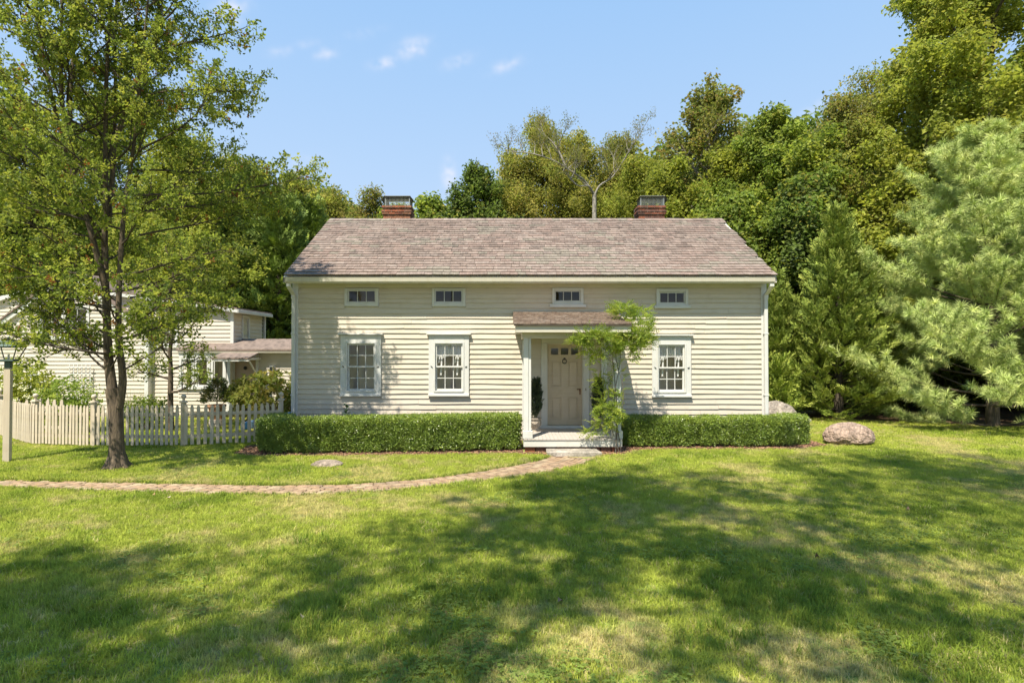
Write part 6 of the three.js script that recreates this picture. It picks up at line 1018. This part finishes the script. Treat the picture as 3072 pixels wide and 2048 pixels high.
// ---------------------------------------------------------------- lawn grass
{
  const r = rng(2024), lists = [list(), list(), list()], clover = list(), tall = list();
  const geos = [1, 2, 3].map((s) => tuftBlades(s + 200, 13, 0.055, 0.057, 0.006, 1.1));
  const near = (x, z) => Math.hypot(x, z - 14);
  const house0 = (x, z) => x > HX0 - 0.1 && x < HX1 + 0.1 && z < 0.02 && z > -6;
  const annex0 = (x, z) => x < -6 && z < -4.55;
  const grassy = (x, z) => !(house0(x, z) || annex0(x, z) || inPoly(beds[0], x, z) || inPoly(beds[1], x, z) || (x > 0.2 && x < 2.42 && z < 2.02 && z > -0.1));
  const edge = [[7.2, -5.2], [9.5, -4.6], [12, -3.6], [14.5, -2.5], [18, -1.6], [60, 0], [60, -80], [7, -80]];
  const G = [0.34, 0.435, 0.048], Y = [0.50, 0.53, 0.098], D = [0.68, 0.57, 0.28], B = [0.235, 0.325, 0.036];
  const mix = (a, b, t) => a.map((v, i) => lerp(v, b[i], t));
  for (let i = 0; i < 560000; i++) {
    // denser close to where one stands
    const dz = 2.6 + Math.pow(r(), 0.8) * 18, z = 14 - dz, x = rr(r, -1, 1) * (dz * 0.93 + 1.6);
    const keep = dz < 8 ? 1 : lerp(1, 0.22, clamp((dz - 8) / 8, 0, 1)); if (r() > keep * clamp(dz / 9, 0.35, 1)) continue;
    if (!grassy(x, z) || (x > 7 && z < 1 && inPoly(edge, x, z))) continue;
    const op = offPath(x, z); if (op < 0.0 + 0.02 * r()) continue;
    const n1 = fbm3(x * 0.55, 0.3, z * 0.55, 3), n2 = fbm3(x * 1.9, 4.3, z * 1.9, 3), n4 = n3(x * 4.5, 2.2, z * 4.5);
    const dry = smoothstep(n1 + n2 * 0.6 + n4 * 0.25, 0.03, 0.38), lush = smoothstep(-n1 + n2 * 0.7, 0.12, 0.36);
    let c = mix(mix(Y, G, 0.35 + 0.5 * n2 + 0.3 * r()), B, lush * 0.75); c = mix(c, D, dry * rr(r, 0.35, 0.95)); if (r() < 0.05) c = mix(c, D, 0.8);
    const k = rr(r, 0.68, 1.3), s = rr(r, 0.55, 1.3) * (1 + lush * 0.3 - dry * 0.15) * (op < 0.12 ? 1.15 : 1) * (dz > 9 ? 1.15 : 1);
    put(lists[i % 3], V(x, 0, z), [rr(r, -0.18, 0.18), r() * 6.283, rr(r, -0.18, 0.18)], s, c.map((v) => v * k));
  }
  console.log('grass tufts', lists.reduce((a, l) => a + l.m.length / 16, 0));
  lists.forEach((L, k) => { inst(scene, 'grass', geos[k], mat.grass, L).userData.label = 'mown lawn grass, green with dry straw coloured patches'; });
  // clover in darker patches
  const cl = (() => { const b = new MB(), q = rng(4); for (let k = 0; k < 7; k++) { const p = V(rr(q, -0.06, 0.06), rr(q, 0.025, 0.048), rr(q, -0.06, 0.06)), a0 = q() * 6; for (let j = 0; j < 3; j++) { const a = a0 + j * 2.094, d = V(Math.cos(a), rr(q, -0.1, 0.25), Math.sin(a)).normalize(); leafInto(b, p, d, V(-Math.sin(a), 0, Math.cos(a)), 0.017, 0.015, 0.12); } } return finish(b); })();
  for (let i = 0; i < 90000; i++) { const dz = 2.8 + r() * 8, z = 14 - dz, x = rr(r, -1, 1) * (dz * 0.93 + 1.2); if (!grassy(x, z) || offPath(x, z) < 0.05) continue; const n = fbm3(x * 0.8 + 30, 1.3, z * 0.8, 3) + 0.35 * n3(x * 3, 2, z * 3) * 0.5; if (n < 0.08 + r() * 1.6) continue; const k = rr(r, 0.8, 1.25); put(clover, V(x, 0, z), [0, r() * 6, 0], rr(r, 0.8, 1.4), [0.22 * k, 0.30 * k, 0.055 * k]); }
  inst(scene, 'clover', cl, mat.grass, clover).userData.label = 'patches of darker clover in the lawn';
  // coarse bright tufts
  const tg = tuftBlades(301, 16, 0.06, 0.15, 0.0085, 0.9);
  for (const [cx, cz, rad, n] of [[-0.35, 8.75, 0.45, 90], [2.3, 8.8, 0.5, 110], [2.55, 9.35, 0.2, 30], [-2.2, 7.6, 0.3, 30], [-1.55, 9.3, 0.3, 50], [-0.6, 9.75, 0.25, 26], [-2.9, 8.2, 0.4, 26], [1.6, 9.6, 0.25, 24], [0.4, 8.6, 0.5, 22], [3.6, 9.0, 0.4, 20], [-3.8, 9.0, 0.5, 24]]) for (let i = 0; i < n; i++) { const a = r() * 6.283, q = Math.sqrt(r()) * rad; put(tall, V(cx + Math.cos(a) * q * 1.4, 0, cz + Math.sin(a) * q), [rr(r, -0.2, 0.2), r() * 6, rr(r, -0.2, 0.2)], rr(r, 0.55, 1.05), pick(r, [[0.22, 0.31, 0.038], [0.26, 0.35, 0.05], [0.18, 0.265, 0.035]])); }
  for (let i = 0; i < 700; i++) { const dz = 3 + r() * 7, z = 14 - dz, x = rr(r, -1, 1) * dz * 0.95; if (grassy(x, z) && offPath(x, z) > 0.1) put(tall, V(x, 0, z), [rr(r, -0.3, 0.3), r() * 6, rr(r, -0.3, 0.3)], rr(r, 0.4, 0.75), pick(r, [[0.21, 0.29, 0.038], [0.26, 0.32, 0.055], [0.38, 0.36, 0.13]])); }
  for (let i = 0; i < 1100; i++) { const s = r(), p = pathCurve.getPointAt(s), tg2 = pathCurve.getTangentAt(s), h = pathHalf(s * pathLen) + rr(r, -0.035, 0.06), sd = r() < 0.5 ? 1 : -1; put(tall, V(p.x - tg2.z * h * sd, 0, p.z + tg2.x * h * sd), [rr(r, -0.3, 0.3), r() * 6, rr(r, -0.3, 0.3)], rr(r, 0.4, 0.7), pick(r, [[0.2, 0.28, 0.035], [0.16, 0.24, 0.035], [0.27, 0.32, 0.05]])); }
  inst(scene, 'weedy_grass', tg, mat.grass, tall).userData.label = 'coarse bright tufts of crabgrass in the lawn';
  // fallen leaves
  const fg = (() => { const b = new MB(); leafInto(b, V(0, 0, -0.03), V(0, 0.2, 1).normalize(), V(1, 0, 0), 0.07, 0.05, 0.5); return finish(b); })();
  for (const [x, z, m, label] of [[-5.35, 5.45, 0, 'brown curled leaf beside the path, leftmost of the fallen leaves'], [-5.05, 5.6, 1, 'pale curled leaf close to the path near the left edge'], [-3.2, 3.55, 0, 'brown leaf on the grass between path and left hedge'], [0.42, 9.05, 2, 'dark curled leaf in the middle foreground of the lawn'], [-1.7, 9.35, 1, 'pale leaf in the left foreground of the lawn'], [3.2, 8.0, 2, 'dark leaf lying in the shade right of the middle'], [4.3, 9.1, 1, 'pale leaf in the right foreground of the lawn'], [5.4, 6.2, 0, 'brown leaf on the right part of the lawn']]) { const o = shadowed(new THREE.Mesh(fg, leafMats[m])); o.name = numbered('fallen_leaf'); o.position.set(x, 0.05, z); o.rotation.set(rr(r, -0.6, 0.6), r() * 6, rr(r, -0.6, 0.6)); o.scale.setScalar(rr(r, 0.8, 1.1)); scene.add(o); tag(o, label, 'leaf', 'fallen leaves on the lawn'); }
}
console.log('lawn');

renderer.render(scene, camera);
